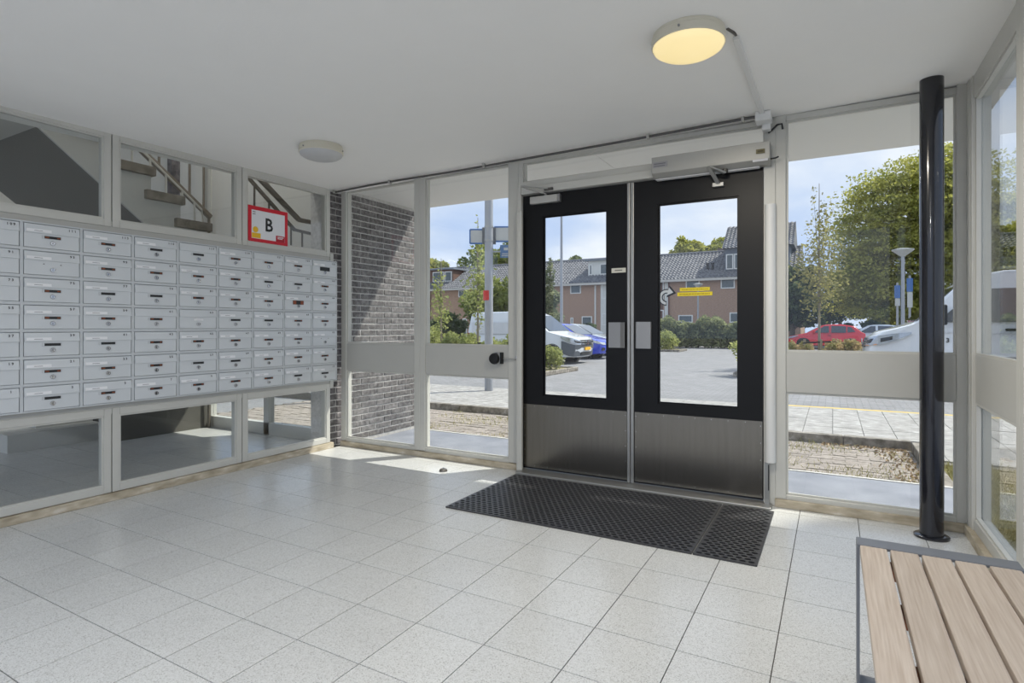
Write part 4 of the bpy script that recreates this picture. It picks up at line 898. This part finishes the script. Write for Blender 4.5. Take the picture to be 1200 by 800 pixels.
# white panel van with grey bumper on the left
gb = M('bumper_slate', (84,90,97), .55)
def vito_extra(o, yw):
    for s_ in (-1, 1):
        hl = wrap(o, 'headlight', lens, VITP, yw, [('f', s_*.55), ('f', s_*.72), ('f', s_*.86), ('f', s_*.95), ('s', s_, .14), ('s', s_, .30), ('s', s_, .50)], [.72, .70, .71, .73, .77, .83, .93], [.84, .87, .90, .92, .94, .97, .99])
        wrap(o, 'headlight_shade', dk, VITP, yw, [('f', s_*.60), ('f', s_*.82), ('f', s_*.94), ('s', s_, .2)], [.75, .76, .79, .85], [.80, .83, .86, .90], out=.02, parent=hl)
        bx(o, 'mirror', gb, 1.22, 1.36, *sorted((s_*.93, s_*1.12)), 1.05, 1.28, .03); bx(o, 'door_handle', dk, 2.1, 2.28, *sorted((s_*.955, s_*.975)), .98, 1.02, .006)
        bx(o, 'side_moulding', dk, 1.9, 4.2, *sorted((s_*.95, s_*.972)), .60, .66, .008); bx(o, 'sill', gb, 1.25, 3.1, *sorted((s_*.93, s_*.968)), .28, .42, .02)
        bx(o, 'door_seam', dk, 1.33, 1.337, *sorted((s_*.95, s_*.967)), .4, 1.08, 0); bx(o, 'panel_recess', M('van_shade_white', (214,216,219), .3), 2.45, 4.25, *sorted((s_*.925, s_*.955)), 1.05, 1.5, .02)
        bx(o, 'tail_light', tail_red, 4.40, 4.47, *sorted((s_*.80, s_*.93)), .75, 1.1, .01)
    FW = [('s', -1, .47), ('s', -1, .2)]+[('f', f) for f in np.linspace(-.97, .97, 13)]+[('s', 1, .2), ('s', 1, .47)]; wrap(o, 'bumper', gb, VITP, yw, FW, [.40, .30]+[.28]*13+[.30, .40], [.82, .74]+[.69]*13+[.74, .82], .018)
    F9 = [('f', f) for f in np.linspace(-.52, .52, 9)]; g_ = wrap(o, 'grille', dk, VITP, yw, F9, [.67]*9, [.86]*9, .022)
    for z in (.70, .79): wrap(o, 'slat', chrome, VITP, yw, F9, [z]*9, [z+.03]*9, .03, parent=g_)
    mb = MB(); mb.lathe([(.095, 0), (.095, .014), (.078, .014), (.078, 0)], (-.12, 0, .765), 24, 'x', -1); em = mb.build('badge', chrome, o, local=True)
    mb = MB()
    for k in range(3):
        a_ = PI/2+k*2*PI/3; mb.bar((-.128, 0, .765), (-.128, .085*math.cos(a_), .765+.085*math.sin(a_)), .02, .012, (1,0,0))
    mb.build('badge_mark', chrome, em, local=True); bx(o, 'number_plate', plate_y, -.15, -.115, -.26, .26, .49, .60, .004); wrap(o, 'air_intake', dk, VITP, yw, F9, [.33]*9, [.43]*9, .026)
VITP = prof = [(.08,.26),(0,.5),(.02,.80),(.12,.95),(.85,1.12),(.98,1.16),(1.72,1.76),(2.0,1.86),(2.4,1.90),(4.2,1.88),(4.36,1.80),(4.48,1.1),(4.50,.6)]+lower(4.5, (.86, 3.72), .33, .24)
vehicle('panel_van', 'white panel van with slate grey bumper and yellow plate in the car park', 'van', (-7.85, 19.3, GZ), PI, 4.5, 1.93, 1.90, prof, 1.08, (.86, 3.72), .33, paint('van_silverwhite', (222,226,230)),
        [[(1.36,1.14),(2.2,1.14),(2.2,1.62),(1.92,1.62),(1.80,1.56),(1.32,1.20)]], [('windscreen', (.98,1.17,1.70,1.74))], taper=.13, extra=vito_extra)
def hatch(name, label, loc, rotz, pm, L_=3.95, W=1.74, Hh=1.47, y_plate=True, group=None):
    f = L_/3.95
    prof = [(.06,.24),(0,.45),(.03,.66),(.14,.76),(.85*f,.94),(1.0*f,.98),(1.72*f,1.40),(2.0*f,1.46),(2.7*f,1.47),(3.35*f,1.36),(3.72*f,1.02),(3.9*f,.92),(L_,.5)]+lower(L_, (.78*f, 3.2*f), .31, .2)
    def ex(o, yw):
        for s_ in (-1, 1):
            wrap(o, 'headlight', lens, prof, yw, [('f', s_*.55), ('f', s_*.78), ('f', s_*.93), ('s', s_, .16), ('s', s_, .34), ('s', s_, .52)], [.60, .60, .62, .65, .71, .79], [.69, .71, .73, .76, .80, .83]); bx(o, 'mirror', pm, 1.25*f, 1.40*f, *sorted((s_*.84, s_*1.0)), .96, 1.10, .03)
            wrap(o, 'fog_light', dk, prof, yw, [('f', s_*.66), ('f', s_*.80), ('f', s_*.92)], [.36]*3, [.46, .48, .49], .018); bx(o, 'door_handle', dk, 2.05*f, 2.2*f, *sorted((s_*.855, s_*.875)), .80, .83, .004); bx(o, 'tail_light', tail_red, 3.72*f, 3.9*f, *sorted((s_*.60, s_*.80)), .78, .95, .02)
            bx(o, 'door_seam', dk, 2.18*f, 2.187*f, *sorted((s_*.85, s_*.872)), .3, .95, 0)
        F9 = [('f', f) for f in np.linspace(-.48, .48, 9)]; wrap(o, 'grille', dk, prof, yw, F9, [.54]*9, [.62]*9, .015); wrap(o, 'air_intake', dk, prof, yw, F9, [.28]*9, [.37]*9, .015); bx(o, 'number_plate', plate_y, -.145, -.10, -.26, .26, .40, .50, .004)
    return vehicle(name, label, 'car', loc, rotz, L_, W, Hh, prof, .92, (.78*f, 3.2*f), .31, pm,
        [[(1.28*f,.98),(2.10*f,.98),(2.10*f,1.38),(1.86*f,1.37)], [(2.22*f,.98),(2.95*f,.98),(2.95*f,1.36),(2.22*f,1.39)], [(3.03*f,1.0),(3.42*f,1.04),(3.22*f,1.30),(3.03*f,1.34)]], [('windscreen', (1.0*f,.99,1.70*f,1.385)), ('rear_window', (3.70*f,1.05,3.38*f,1.33))], taper=.2, group=group, extra=ex)
hatch('hatchback_car', 'bright blue hatchback parked beside the grey bumpered van', (-8.15, 22.6, GZ), PI, paint('blue', (40,66,196)))
hatch('hatchback_car', 'silver car parked just behind the blue hatchback', (-8.55, 25.4, GZ), PI, paint('silver', (176,184,188)), 4.2, 1.78, 1.50)
hatch('hatchback_car', 'red hatchback parked behind the planting bed', (-2.35, 39.5, GZ), 0, paint('red', (206,30,44)), 4.05, 1.76, 1.50)
hatch('hatchback_car', 'pale white car showing behind the red hatchback', (.1, 43.0, GZ), 0, paint('paleblue', (206,216,224)), 4.2, 1.76, 1.52)

# ================================================================== street furniture
galv = M('galvanised_steel', (160,163,168), .5, metal=.3, var=.05); sblue = M('sign_blue', (70,110,168), .5, var=.03); sback = M('sign_back_grey', (186,188,186), .6)
PX, PY = -5.62, 9.1
o = thing('sign_pole', 'thick grey steel sign pole with street sign boards seen from behind', 'sign pole', (PX, PY, -.08))
mb = MB(); mb.tube((PX, PY, -.08), (PX, PY, 4.6), .078, n=24); mb.build('pole', galv, o, smooth=True)
u = Vector((.871, .49)) ; u.normalize()
def board(nm, du0, du1, z0, z1, th, m, off=.1, parent=o, fr=None):
    c = Vector((PX, PY))+Vector((.49,-.871))*(-off); a = c+u*du0; b_ = c+u*du1
    mb = MB(); mb.bar((a.x, a.y, (z0+z1)/2), (b_.x, b_.y, (z0+z1)/2), th, z1-z0); return mb.build(nm, m, parent)
SX = [(-.36, -.02, 2.70, 2.96), (.10, .46, 2.74, 3.01)]
for a, b_, z0, z1 in SX:
    s_ = board('street_sign', a, b_, z0, z1, .02, sback)
    for q in ((a, b_, z0-.014, z0+.012), (a, b_, z1-.012, z1+.014), (a-.012, a+.012, z0, z1), (b_-.012, b_+.012, z0, z1)): board('rim', *q, .03, sblue, parent=s_)
    board('backing_plate', -.13, .13, 2.68, 3.0, .012, galv, .085)
s_ = board('camera_sign', .21, .40, 2.43, 2.67, .012, M('sign_blue_dull', (84,116,156), .5), .10)
board('print', .24, .37, 2.46, 2.475, .014, sback, .093, parent=s_); board('print', .25, .36, 2.495, 2.51, .014, sback, .093, parent=s_); board('print', .28, .36, 2.57, 2.62, .014, sback, .093, parent=s_)
board('bracket', .05, .22, 2.53, 2.56, .012, galv, .08)
mb = MB(); mb.tube((PX, PY, 2.72), (PX, PY, 2.75), .086, n=24); mb.build('clamp', alu, o, smooth=True); mb = MB(); mb.tube((PX, PY, 2.98), (PX, PY, 3.01), .086, n=24); mb.build('clamp', alu, o, smooth=True)
mb = MB(); mb.tube((PX-.02, PY-.012, 1.62), (PX-.02, PY-.012, 1.80), .083, n=24); mb.build('red_sticker', M('sticker_red', (196,50,44), .5, var=.3, vscale=20), o, smooth=True)
x, y, _ = at(658, 380, 36)
o = thing('lamp_post', 'tall thin grey lamp post behind the parked cars', 'lamp post', (x, y, GZ)); mb = MB(); mb.path([(x, y, GZ), (x, y, 5), (x, y, 11)], [.10, .085, .05], 12); mb.build('pole', galv, o, smooth=True); mb = MB(); mb.bar((x, y, 11), (x-1.0, y-.5, 11.1), .12, .08); mb.build('lamp_head', galv, o)
def cone_lamp(x, y, h, r, label):
    o = thing('lamp_post', label, 'lamp post', (x, y, GZ)); mb = MB(); mb.path([(x, y, GZ), (x, y, GZ+h*.3), (x, y, GZ+h)], [.085, .07, .06], 12); mb.build('pole', galv, o, smooth=True)
    mb = MB(); mb.lathe([(.07, 0), (.12, .04), (r, .26), (r, .30), (r*.5, .34), (0, .36)], (x, y, GZ+h-.02), 28); mb.build('lamp_head', M('lamp_head_grey', (172,174,172), .5), o, smooth=True)
x, y, z = at(1058, 300, 24); cone_lamp(x, y, z-GZ, .40, 'lamp post with wide conical head beside the blue parking signs')
x, y, z = at(818, 337, 42); cone_lamp(x, y, z-GZ, .33, 'small lamp post with conical head between the hedge and the houses')
for px, d, z0, z1, lab in ((1051.5, 23, 1.95, 2.80, 'lower blue parking sign post left of the conical lamp'), (1066, 22, 1.85, 3.0, 'taller blue parking sign post right of the conical lamp')):
    x, y, _ = at(px, 380, d); o = thing('sign_post', lab, 'sign post', (x, y, GZ)); mb = MB(); mb.tube((x, y, GZ), (x, y, z1+.1), .04, n=10); mb.build('pole', galv, o, smooth=True)
    mb = MB(); mb.bar((x-.10, y-.06, z1-.26), (x+.10, y-.0, z1-.26), .02, .52); mb.build('blue_board', sblue, o); mb = MB(); mb.bar((x-.08, y-.07, (z0+z1-.52)/2), (x+.09, y-.01, (z0+z1-.52)/2), .02, z1-.52-z0-.04); mb.build('white_board', sback, o)

# ================================================================== planting outside
island = paver_mat('island_kerb', (178,174,166), (190,186,178), (150,146,140), 1, .3)
def kerb_island(label, x0, x1, y0, y1):
    o = struct('kerb_island', ((x0+x1)/2, (y0+y1)/2, GZ), label)
    part(o, 'soil', M('soil', (134,126,92), .95), (x0+.1, x1-.1, y0+.1, y1-.1, GZ, GZ+.08))
    for nm, b_ in (('kerb_stone', (x0, x1, y0, y0+.1)), ('kerb_stone', (x0, x1, y1-.1, y1)), ('kerb_stone', (x0, x0+.1, y0+.1, y1-.1)), ('kerb_stone', (x1-.1, x1, y0+.1, y1-.1))): part(o, nm, kerb_m, (*b_, GZ, GZ+.12), bevel=.02)
kerb_island('kerbed planting island by the drive', -2.3, -.6, 16.0, 18.7)
shrub('shrub', 'light green shrub on the kerbed island by the drive', (-1.75, 16.7, GZ+.08), (.75, .7, 1.0), 2600, .06, lf_light, seed=3)
kerb_island('kerbed planting bed in front of the panel van', -12.2, -6.7, 13.45, 16.0)
gi = 0
for x, y, h in ((-10.7, 13.95, 1.14), (-10.0, 13.95, 1.18), (-9.3, 13.95, 1.02), (-8.6, 13.95, .92), (-7.9, 13.95, 1.0), (-11.2, 14.75, 1.30), (-10.5, 14.75, 1.28), (-9.8, 14.75, 1.16), (-9.0, 14.85, 1.0), (-8.3, 14.75, 1.0)):
    gi += 1
    shrub('low_shrub', 'light green low shrub in the planting bed before the panel van', (x, y, GZ+.08), (.36, .36, h), 2100, .055, lf_light, seed=10+gi, group='low shrubs in the bed before the panel van', k=14)
x, y, _ = at(646, 430, 16.7); shrub('shrub', 'yellowish shrub at the kerb corner under the panel van front wheel', (x, y, GZ+.08), (.42, .42, .72), 1600, .05, lf_light, seed=31)
x, y, _ = at(782, 408, 31); kerb_island('small kerbed island before the hedge', x-1.4, x+.8, y-.7, y+1.2); shrub('shrub', 'light green round shrub at the left end of the hedge', (x-.2, y+.2, GZ+.08), (.8, .8, .95), 2200, .08, lf_light, seed=33)
# planting bed seen in the right window, staked young tree
kerb_island('kerbed planting bed under the staked young tree', -1.9, 1.7, 19.0, 22.8)
gi = 0
for px, d, h in ((928, 18.0, .72), (947, 18.0, .70), (976, 18.0, .74), (996, 18.0, .84), (926, 19.3, .76), (944, 19.3, .72), (980, 19.3, .90), (1000, 19.3, .86)):
    x, y, _ = at(px, 400, d); gi += 1
    shrub('low_shrub', 'low shrub with reddish tips in the bed around the staked tree', (x, y, GZ+.08), (.30, .30, h), 1700, .05, leafy('leaf_reddish', [(120,136,66), (168,176,98), (200,168,132)], 4), seed=50+gi, group='low shrubs around the staked tree', k=12)
def young_tree(name, label, px, d, h, r, n, seed, m, stakes=True):
    x, y, _ = at(px, 400, d); bl = [(x+random.uniform(-.3, .3)*r, y+random.uniform(-.3, .3)*r, GZ+h*t, r*w, r*w, h*.11) for t, w in ((.36, .55), (.45, .85), (.54, .95), (.63, .8), (.72, .55), (.82, .35), (.92, .16))]
    tree(name, label, (x, y, GZ), h, bl, n, .075, m, tr=.045, bm=bark_pale, shell=.1)
    if stakes:
        o = thing('tree_stakes', 'wooden stakes with black strap holding the '+label.split(' tree')[0][-40:]+' tree', 'tree stakes', (x-.3, y, GZ))
        for dx in (-.42, .06): mb = MB(); mb.tube((x+dx, y-.2, GZ), (x+dx, y-.2, .72), .04, n=10); mb.build('stake', M('stake_wood', (150,140,120), .9), o)
        mb = MB(); mb.bar((x-.45, y-.24, .60), (x+.5, y-.2, .66), .012, .05); mb.build('strap', black_pl, o)
young_tree('young_tree', 'slender yellowing young tree with stakes before the red car', 960, 18.6, 6.0, .9, 1700, 3, leafy('leaf_olive', [(96,98,54), (140,138,78), (176,168,106)], 1.2))
young_tree('young_tree', 'thin young birch like tree beside the sign pole', 560, 17.1, 4.6, .52, 750, 4, lf_light)
young_tree('young_tree', 'pale spindly young tree in front of the brick gable', 517, 19.0, 3.6, .43, 450, 5, lf_light, stakes=False)
# trees
x, y = 6.2, 50.2; P1 = np.concatenate([sprays((x, y, 7.6), (5.7, 2.7, 6.2), 640, 80000, 5), sprays((x-4.2, y, 4.8), (1.9, 2.0, 2.8), 80, 11000, 8), sprays((x-.6, y, 2.6), (4.6, 2.2, 1.9), 110, 13000, 12)]); P1 = P1[(P1[:,0] > -1.8) & (np.abs(P1[:,1]-y) < 4.2) & (P1[:,2] > .3)]
tree('large_tree', 'large spreading tree with yellow green layered foliage behind the van', (x, y, GZ), 11, rblobs((x, y, 7.5), (4.6, 2.4, 4), 14, 1, 5), 0, .15, lf_yg, tr=.32, pts_=P1)
x, y = 13.2, 64; tree('large_tree', 'second yellow green tree seen through the side window', (x, y, GZ), 10, rblobs((x, y, 6.6), (1.8, 2.0, 4), 10, 1.2, 6, .55), 0, .22, lf_yg, tr=.25, pts_=sprays((x, y, 6.6), (2.2, 2.4, 5.6), 160, 14000, 9))
for x, y, w, h, s_, lab in ((-2.4, 43.3, 1.75, 5.6, 21, 'dark evergreen tree at the gable beyond the staked tree'), (.6, 61.0, 2.3, 7.0, 22, 'dark dense tree under the large spreading crown'), (5.5, 61.0, 2.2, 6.2, 23, 'dark shrubby tree behind the parking signs')):
    tree('dense_tree', lab, (x, y, GZ), h*.8, rblobs((x, y, h*.52), (w*.8, w*.8, h*.36), 14, w*.5, s_), 7000, .24, lf_dark, tr=.2, group='dark trees behind the car park', shell=.25)
for k, x in enumerate((.9, 2.25, 3.6, 4.95, 6.3)):
    shrub('hedge_shrub', 'dark low hedge shrub behind the red hatchback', (x, 45.1, GZ), (.62, .6, 1.7+.2*(k % 2)), 1500, .13, lf_dark, seed=70+k, group='dark hedge shrubs behind the red car')
# hedge before the houses
o = thing('hedge', 'clipped mixed green hedge in front of the brick row houses', 'hedge', (-7.5, 37.6, GZ))
P = np.stack([rng.uniform(-4.6, 4.2, 15000), rng.uniform(-.9, .9, 15000), rng.uniform(.05, 1, 15000)], 1); P[:,2] *= 1.75+.22*np.sin(2.3*P[:,0])+.12*np.sin(6.1*P[:,0]+P[:,1]*2)
f = bpy.data.objects.new('foliage', leaf_mesh('foliage', P, .14, lf_hedge)); C.objects.link(f); f.parent = o; f['kind'] = 'stuff'
mb = MB()
for k in range(22): xx = -4.4+k*.4; mb.path([(xx, 0, 0), (xx+random.uniform(-.2, .2), random.uniform(-.3, .3), 1.5)], [.04, .015], 5)
tag(mb.build('stems', bark, o, local=True), kind='stuff')
# trees near and behind the houses
x, y, _ = at(645, 380, 41); tree('conifer', 'blue green conifer beside the tall lamp post', (x, y, GZ), 6.0, [(x+random.uniform(-.4, .4), y, z, r, r, .6) for z, r in ((.9, 1.0), (1.7, 1.0), (2.5, .9), (3.3, .75), (4.1, .55), (4.9, .35), (5.6, .15))], 3400, .16, leafy('leaf_conifer', [(74,90,70), (122,136,102), (164,168,130)], 1.5), tr=.14)
x, y, _ = at(583, 380, 43); tree('dense_tree', 'leafy green tree in the front garden behind the panel van', (x, y, GZ), 4.2, rblobs((x, y, 3.0), (2.6, 1.5, 1.5), 12, .95, 41), 6000, .2, lf_mid, tr=.15)
x, y, _ = at(522, 380, 45); shrub('shrub', 'dark rounded garden shrub at the left brick gable', (x, y, GZ), (2.2, 1.4, 2.2), 3800, .16, lf_dark, seed=44)
x, y, _ = at(690, 380, 46); shrub('shrub', 'dark garden shrub beside the white front door', (x, y, GZ), (.9, .8, 1.9), 1500, .14, lf_dark, seed=45)
for px, d, r, top, s_, lab, m in ((578, 72, (4.6, 4, 3.6), 13.4, 81, 'round green treetop behind the roof ridge beside the sign pole', lf_mid), (503, 70, (2.0, 3, 3), 11.2, 82, 'pale treetop at the far left behind the dormer', lf_yg), (668, 74, (2.6, 3, 2), 10.9, 83, 'low treetop behind the roof beside the tall lamp post', lf_mid), (806, 66, (2.4, 2.5, 2.4), 12.2, 84, 'left of the two yellow green treetops behind the tiled roof', lf_yg), (841, 75, (3.0, 2.6, 3.0), 14.0, 85, 'right of the two yellow green treetops behind the tiled roof', lf_yg), (880, 84, (3.2, 2.6, 3.4), 16.0, 86, 'treetop behind the raised dormer house', lf_yg)):
    x, y, _ = at(px, 380, d); tree('background_tree', lab, (x, y, GZ), top*.75, rblobs((x, y, top-r[2]-.6), (r[0]*.8, r[1]*.8, r[2]*.75), 22, min(r)*.36, s_), 6500, .30, m, tr=.3, group='trees behind the row houses')
# unseen tree added beside the building, its crown shaped to shade the side windows
tree('shade_tree', 'unseen tall tree added beside the building to shade the side windows', (6.4, 8.2, -.07), 11, rblobs((5.7, 8.2, 10.6), (1.3, 2.4, 1.2), 26, 1.05, 91), 17000, .22, lf_mid, tr=.22)

# ================================================================== row houses
hbrick = paver_mat('house_brick', (140,104,90), (154,118,102), (150,130,116), .22, .07, bump=.1)
def wall_brick_mat():
    m = ramp_mat('red_brown_brick', [(146,117,97), (172,141,118), (190,160,137)], scale=7, rough=.9, lo=.3, hi=.7, stretch=(1, 1, 4), detail=12); return m
hb = wall_brick_mat(); hwhite = M('white_window_frame', (226,226,222), .5); hgl = M('house_glass', (78,88,90), .1, var=.3, vscale=2, spec=.8); cladding = M('white_cladding', (214,214,208), .6); brown_clad = M('brown_cladding', (104,78,66), .7); fascia = M('fascia_pale', (196,192,184), .6); pipe_m = M('downpipe_brown', (110,72,58), .6); lead = M('roof_lead', (120,126,134), .6)
roof_m = ramp_mat('grey_pantile', [(94,96,102), (118,120,124), (136,136,138)], scale=3, rough=.8, lo=.3, hi=.7)
HY, EZ, RZ, RD = 49.0, 5.15, 7.75, 4.2
def pantiles(mb, x0, x1, y0, z0, y1, z1, p=.30, a=.05, rows=14):
    nx = int((x1-x0)/p*4); xs = np.linspace(x0, x1, nx+1); L_ = math.hypot(y1-y0, z1-z0); ny, nz = -(z1-z0)/L_, (y1-y0)/L_
    V = []; F = []
    for r in range(rows):
        for e, lift in ((0, .055), (1, .0)):
            t = (r+e)/rows; 
            for x in xs:
                h = a*math.sin(2*PI*x/p)+lift; V.append((x, y0+(y1-y0)*t+ny*h, z0+(z1-z0)*t+nz*h))
        b0 = 2*r*(nx+1); F += [(b0+i, b0+i+1, b0+nx+2+i, b0+nx+1+i) for i in range(nx)]
        if r: c0 = b0-(nx+1); F += [(c0+i, c0+i+1, b0+i+1, b0+i) for i in range(nx)]
    mb.add(V, F)
def house(x0, x1, label, wins, ez=EZ, rz=RZ, hy=HY, extra=None, gable=False):
    o = thing('row_house', label, 'house', ((x0+x1)/2, hy, GZ), group=None)
    part(o, 'wall', hb, (x0, x1, hy, hy+8.2, GZ, ez)); 
    mb = MB(); mb.prism([(hy-.35, ez), (hy+RD, rz), (hy+8.6, ez)], 'x', x0, x1); rf = mb.build('roof', roof_m, o)
    mb = MB(); pantiles(mb, x0, x1, hy-.42, ez-.02, hy+RD, rz+.02); tag(mb.build('pantiles', roof_m, rf), kind='stuff')
    mb = MB(); mb.tube((x0, hy+RD, rz+.06), (x1, hy+RD, rz+.06), .12, n=10); mb.build('ridge', roof_m, rf)
    part(o, 'gutter', fascia, (x0, x1, hy-.52, hy-.34, ez-.22, ez-.02))
    for (a, b_, z0, z1, kind) in wins:
        if kind == 'w' or kind == 'd':
            f = MB(); e = .09
            f.box(a, a+e, hy-.07, hy+.05, z0, z1).box(b_-e, b_, hy-.07, hy+.05, z0, z1).box(a+e, b_-e, hy-.07, hy+.05, z0, z0+e).box(a+e, b_-e, hy-.07, hy+.05, z1-e, z1)
            if b_-a > 1.25: f.box((a+b_)/2-.04, (a+b_)/2+.04, hy-.07, hy+.05, z0+e, z1-e)
            fr = f.build('window_frame' if kind == 'w' else 'door_frame', hwhite, o); part(fr, 'pane', hgl, (a+e, b_-e, hy-.02, hy+.0, z0+e, z1-e))
        elif kind == 'c': part(o, 'cladding', cladding, (a, b_, hy-.05, hy+.02, z0, z1))
        elif kind == 'b': part(o, 'cladding', brown_clad, (a, b_, hy-.05, hy+.02, z0, z1))
        elif kind == 'p': mb = MB(); mb.tube((a, hy-.1, z0), (a, hy-.1, z1), .06, n=8); mb.build('downpipe', pipe_m, o)
        elif kind == 'q': part(o, 'pilaster', cladding, (a, b_, hy-.08, hy+.02, z0, z1))
    if extra: extra(o)
    return o
def dormer(o, x0, x1, y, z0, z1, m, wins, side=None, roof=lead, depth=3.0, pitched=None):
    d = part(o, 'dormer', m, (x0, x1, y, y+depth, z0, z1)); part(d, 'dormer_roof', roof, (x0-.25, x1+.25, y-.3, y+depth, z1, z1+.16))
    for a, b_, c, e in wins:
        part(d, 'window_frame', hwhite, (a, b_, y-.05, y+.02, c, e)); part(d, 'pane', hgl, (a+.1, b_-.1, y-.07, y-.02, c+.1, e-.1))
    return d
def hx(px): 
    a = (px-600)/FPX; dx, dy = fwx+a*fwy, fwy-a*fwx; return HY*dx/dy
def hz(px, py, Y=HY):
    a = (px-600)/FPX; dy = fwy-a*fwx; return HC+(383-py)/FPX*Y/dy
house(hx(478), hx(548), 'brick row house with wide brown clad dormer, left end of the row', [(hx(537.5), hx(547.4), hz(542, 348), hz(542, 340), 'w'), (hx(542.5), hx(547.3), GZ, 2.0, 'd'), (hx(505), hx(505), GZ, 5, 'p')],
      extra=lambda o: dormer(o, hx(486), hx(524), HY+1.1, 5.9, 7.3, brown_clad, [(hx(500), hx(513.5), 6.0, 7.1), (hx(514.5), hx(522.5), 6.0, 7.1)]))
house(hx(548), hx(636), 'brick row house behind the sign pole and panel van', [(hx(570), hx(580), 3.4, 4.7, 'w'), (hx(590), hx(602), 3.4, 4.7, 'w'), (hx(620), hx(632), 3.4, 4.7, 'w'), (hx(560), hx(566), GZ, 2.0, 'd')])
house(hx(636), hx(681.5), 'brick row house with small upper window beside the tall lamp post', [(hx(668.5), hx(681), hz(675, 344), hz(675, 332), 'w'), (hx(668.8), hx(672), hz(670, 380), hz(670, 372), 'w'), (hx(645), hx(650), 3.4, 4.6, 'w')])
house(hx(681.5), hx(786), 'brick row house with white dormer and white clad window bay', [(hx(682), hx(694), hz(688, 382), hz(688, 370.5), 'd'), (hx(697), hx(698.6), GZ, 4.9, 'q'), (hx(704), hx(714), GZ, 4.9, 'c'), (hx(705.2), hx(714), hz(710, 350), hz(710, 332.5), 'w'), (hx(705.2), hx(714), hz(710, 381), hz(710, 367), 'w'), (hx(770), hx(777), GZ, 4.9, 'b'), (hx(769), hx(778), hz(774, 390), hz(774, 363), 'w'), (hx(769.5), hx(778), hz(774, 352), hz(774, 330), 'w'), (hx(779), hx(784.5), GZ, 4.9, 'q'), (hx(784), hx(784), GZ, 5, 'p')],
      extra=lambda o: dormer(o, hx(685), hx(733), HY+.9, 5.75, 7.25, cladding, [(hx(686.3), hx(690), 5.95, 6.95), (hx(699), hx(708.5), 5.95, 6.95), (hx(710), hx(719), 5.95, 6.95)]))
def raised(o):
    d = part(o, 'dormer', M('slate_cladding', (104,112,122), .7), (hx(848), hx(925), HY+.6, HY+4.4, 5.6, 7.6)); x0, x1 = hx(845.5), hx(930)
    mb = MB(); mb.prism([(HY+.2, 7.55), (HY+3.2, 9.75), (HY+6.2, 7.55)], 'x', x0, x1); rf = mb.build('dormer_roof', roof_m, d)
    mb = MB(); pantiles(mb, x0, x1, HY+.15, 7.53, HY+3.2, 9.77, rows=12); tag(mb.build('pantiles', roof_m, rf), kind='stuff')
    for a, b_ in ((hx(849.5), hx(858.3)), (hx(859), hx(867.5)), (hx(890), hx(900))):
        part(d, 'window_frame', hwhite, (a, b_, HY+.52, HY+.62, 5.85, 7.1)); part(d, 'pane', hgl, (a+.09, b_-.09, HY+.5, HY+.54, 5.94, 7.01))
    for xx in (hx(826.5), hx(832.5)): mb = MB(); mb.tube((xx, HY+1.0, 5.85), (xx, HY+1.0, 6.4), .1, n=10); mb.tube((xx, HY+1.0, 6.4), (xx, HY+1.0, 6.5), .15, n=10); mb.build('roof_vent', black_pl, o)
    part(o, 'chimney', M('chimney_brick', (120,104,96), .9), (hx(829), hx(842), HY+4.6, HY+5.4, 7.0, 8.15))
house(hx(786), hx(938), 'brick row house with raised tiled dormer, right end of the row', [(hx(803.8), hx(820), hz(812, 338.3), hz(812, 327.5), 'w'), (hx(844.7), hx(861.3), hz(853, 338), hz(853, 326), 'w'), (hx(795), hx(812), hz(800, 378), hz(800, 369), 'w'), (hx(855), hx(868), hz(860, 378), hz(860, 366), 'w'), (hx(900), hx(915), 3.4, 4.7, 'w')], extra=raised)
# unseen pale yard added beside and behind the lobby to bounce light indoors
yard = struct('bounce_yard', (1, -6, -.09), 'pale concrete yard added unseen beside and behind the lobby to bounce light')
part(yard, 'slab', conc_slab, (-4.3, 14, -16, -.72, GZ, -.03)); part(yard, 'slab', conc_slab, (.86, 14, -.72, 2.98, GZ, -.03))
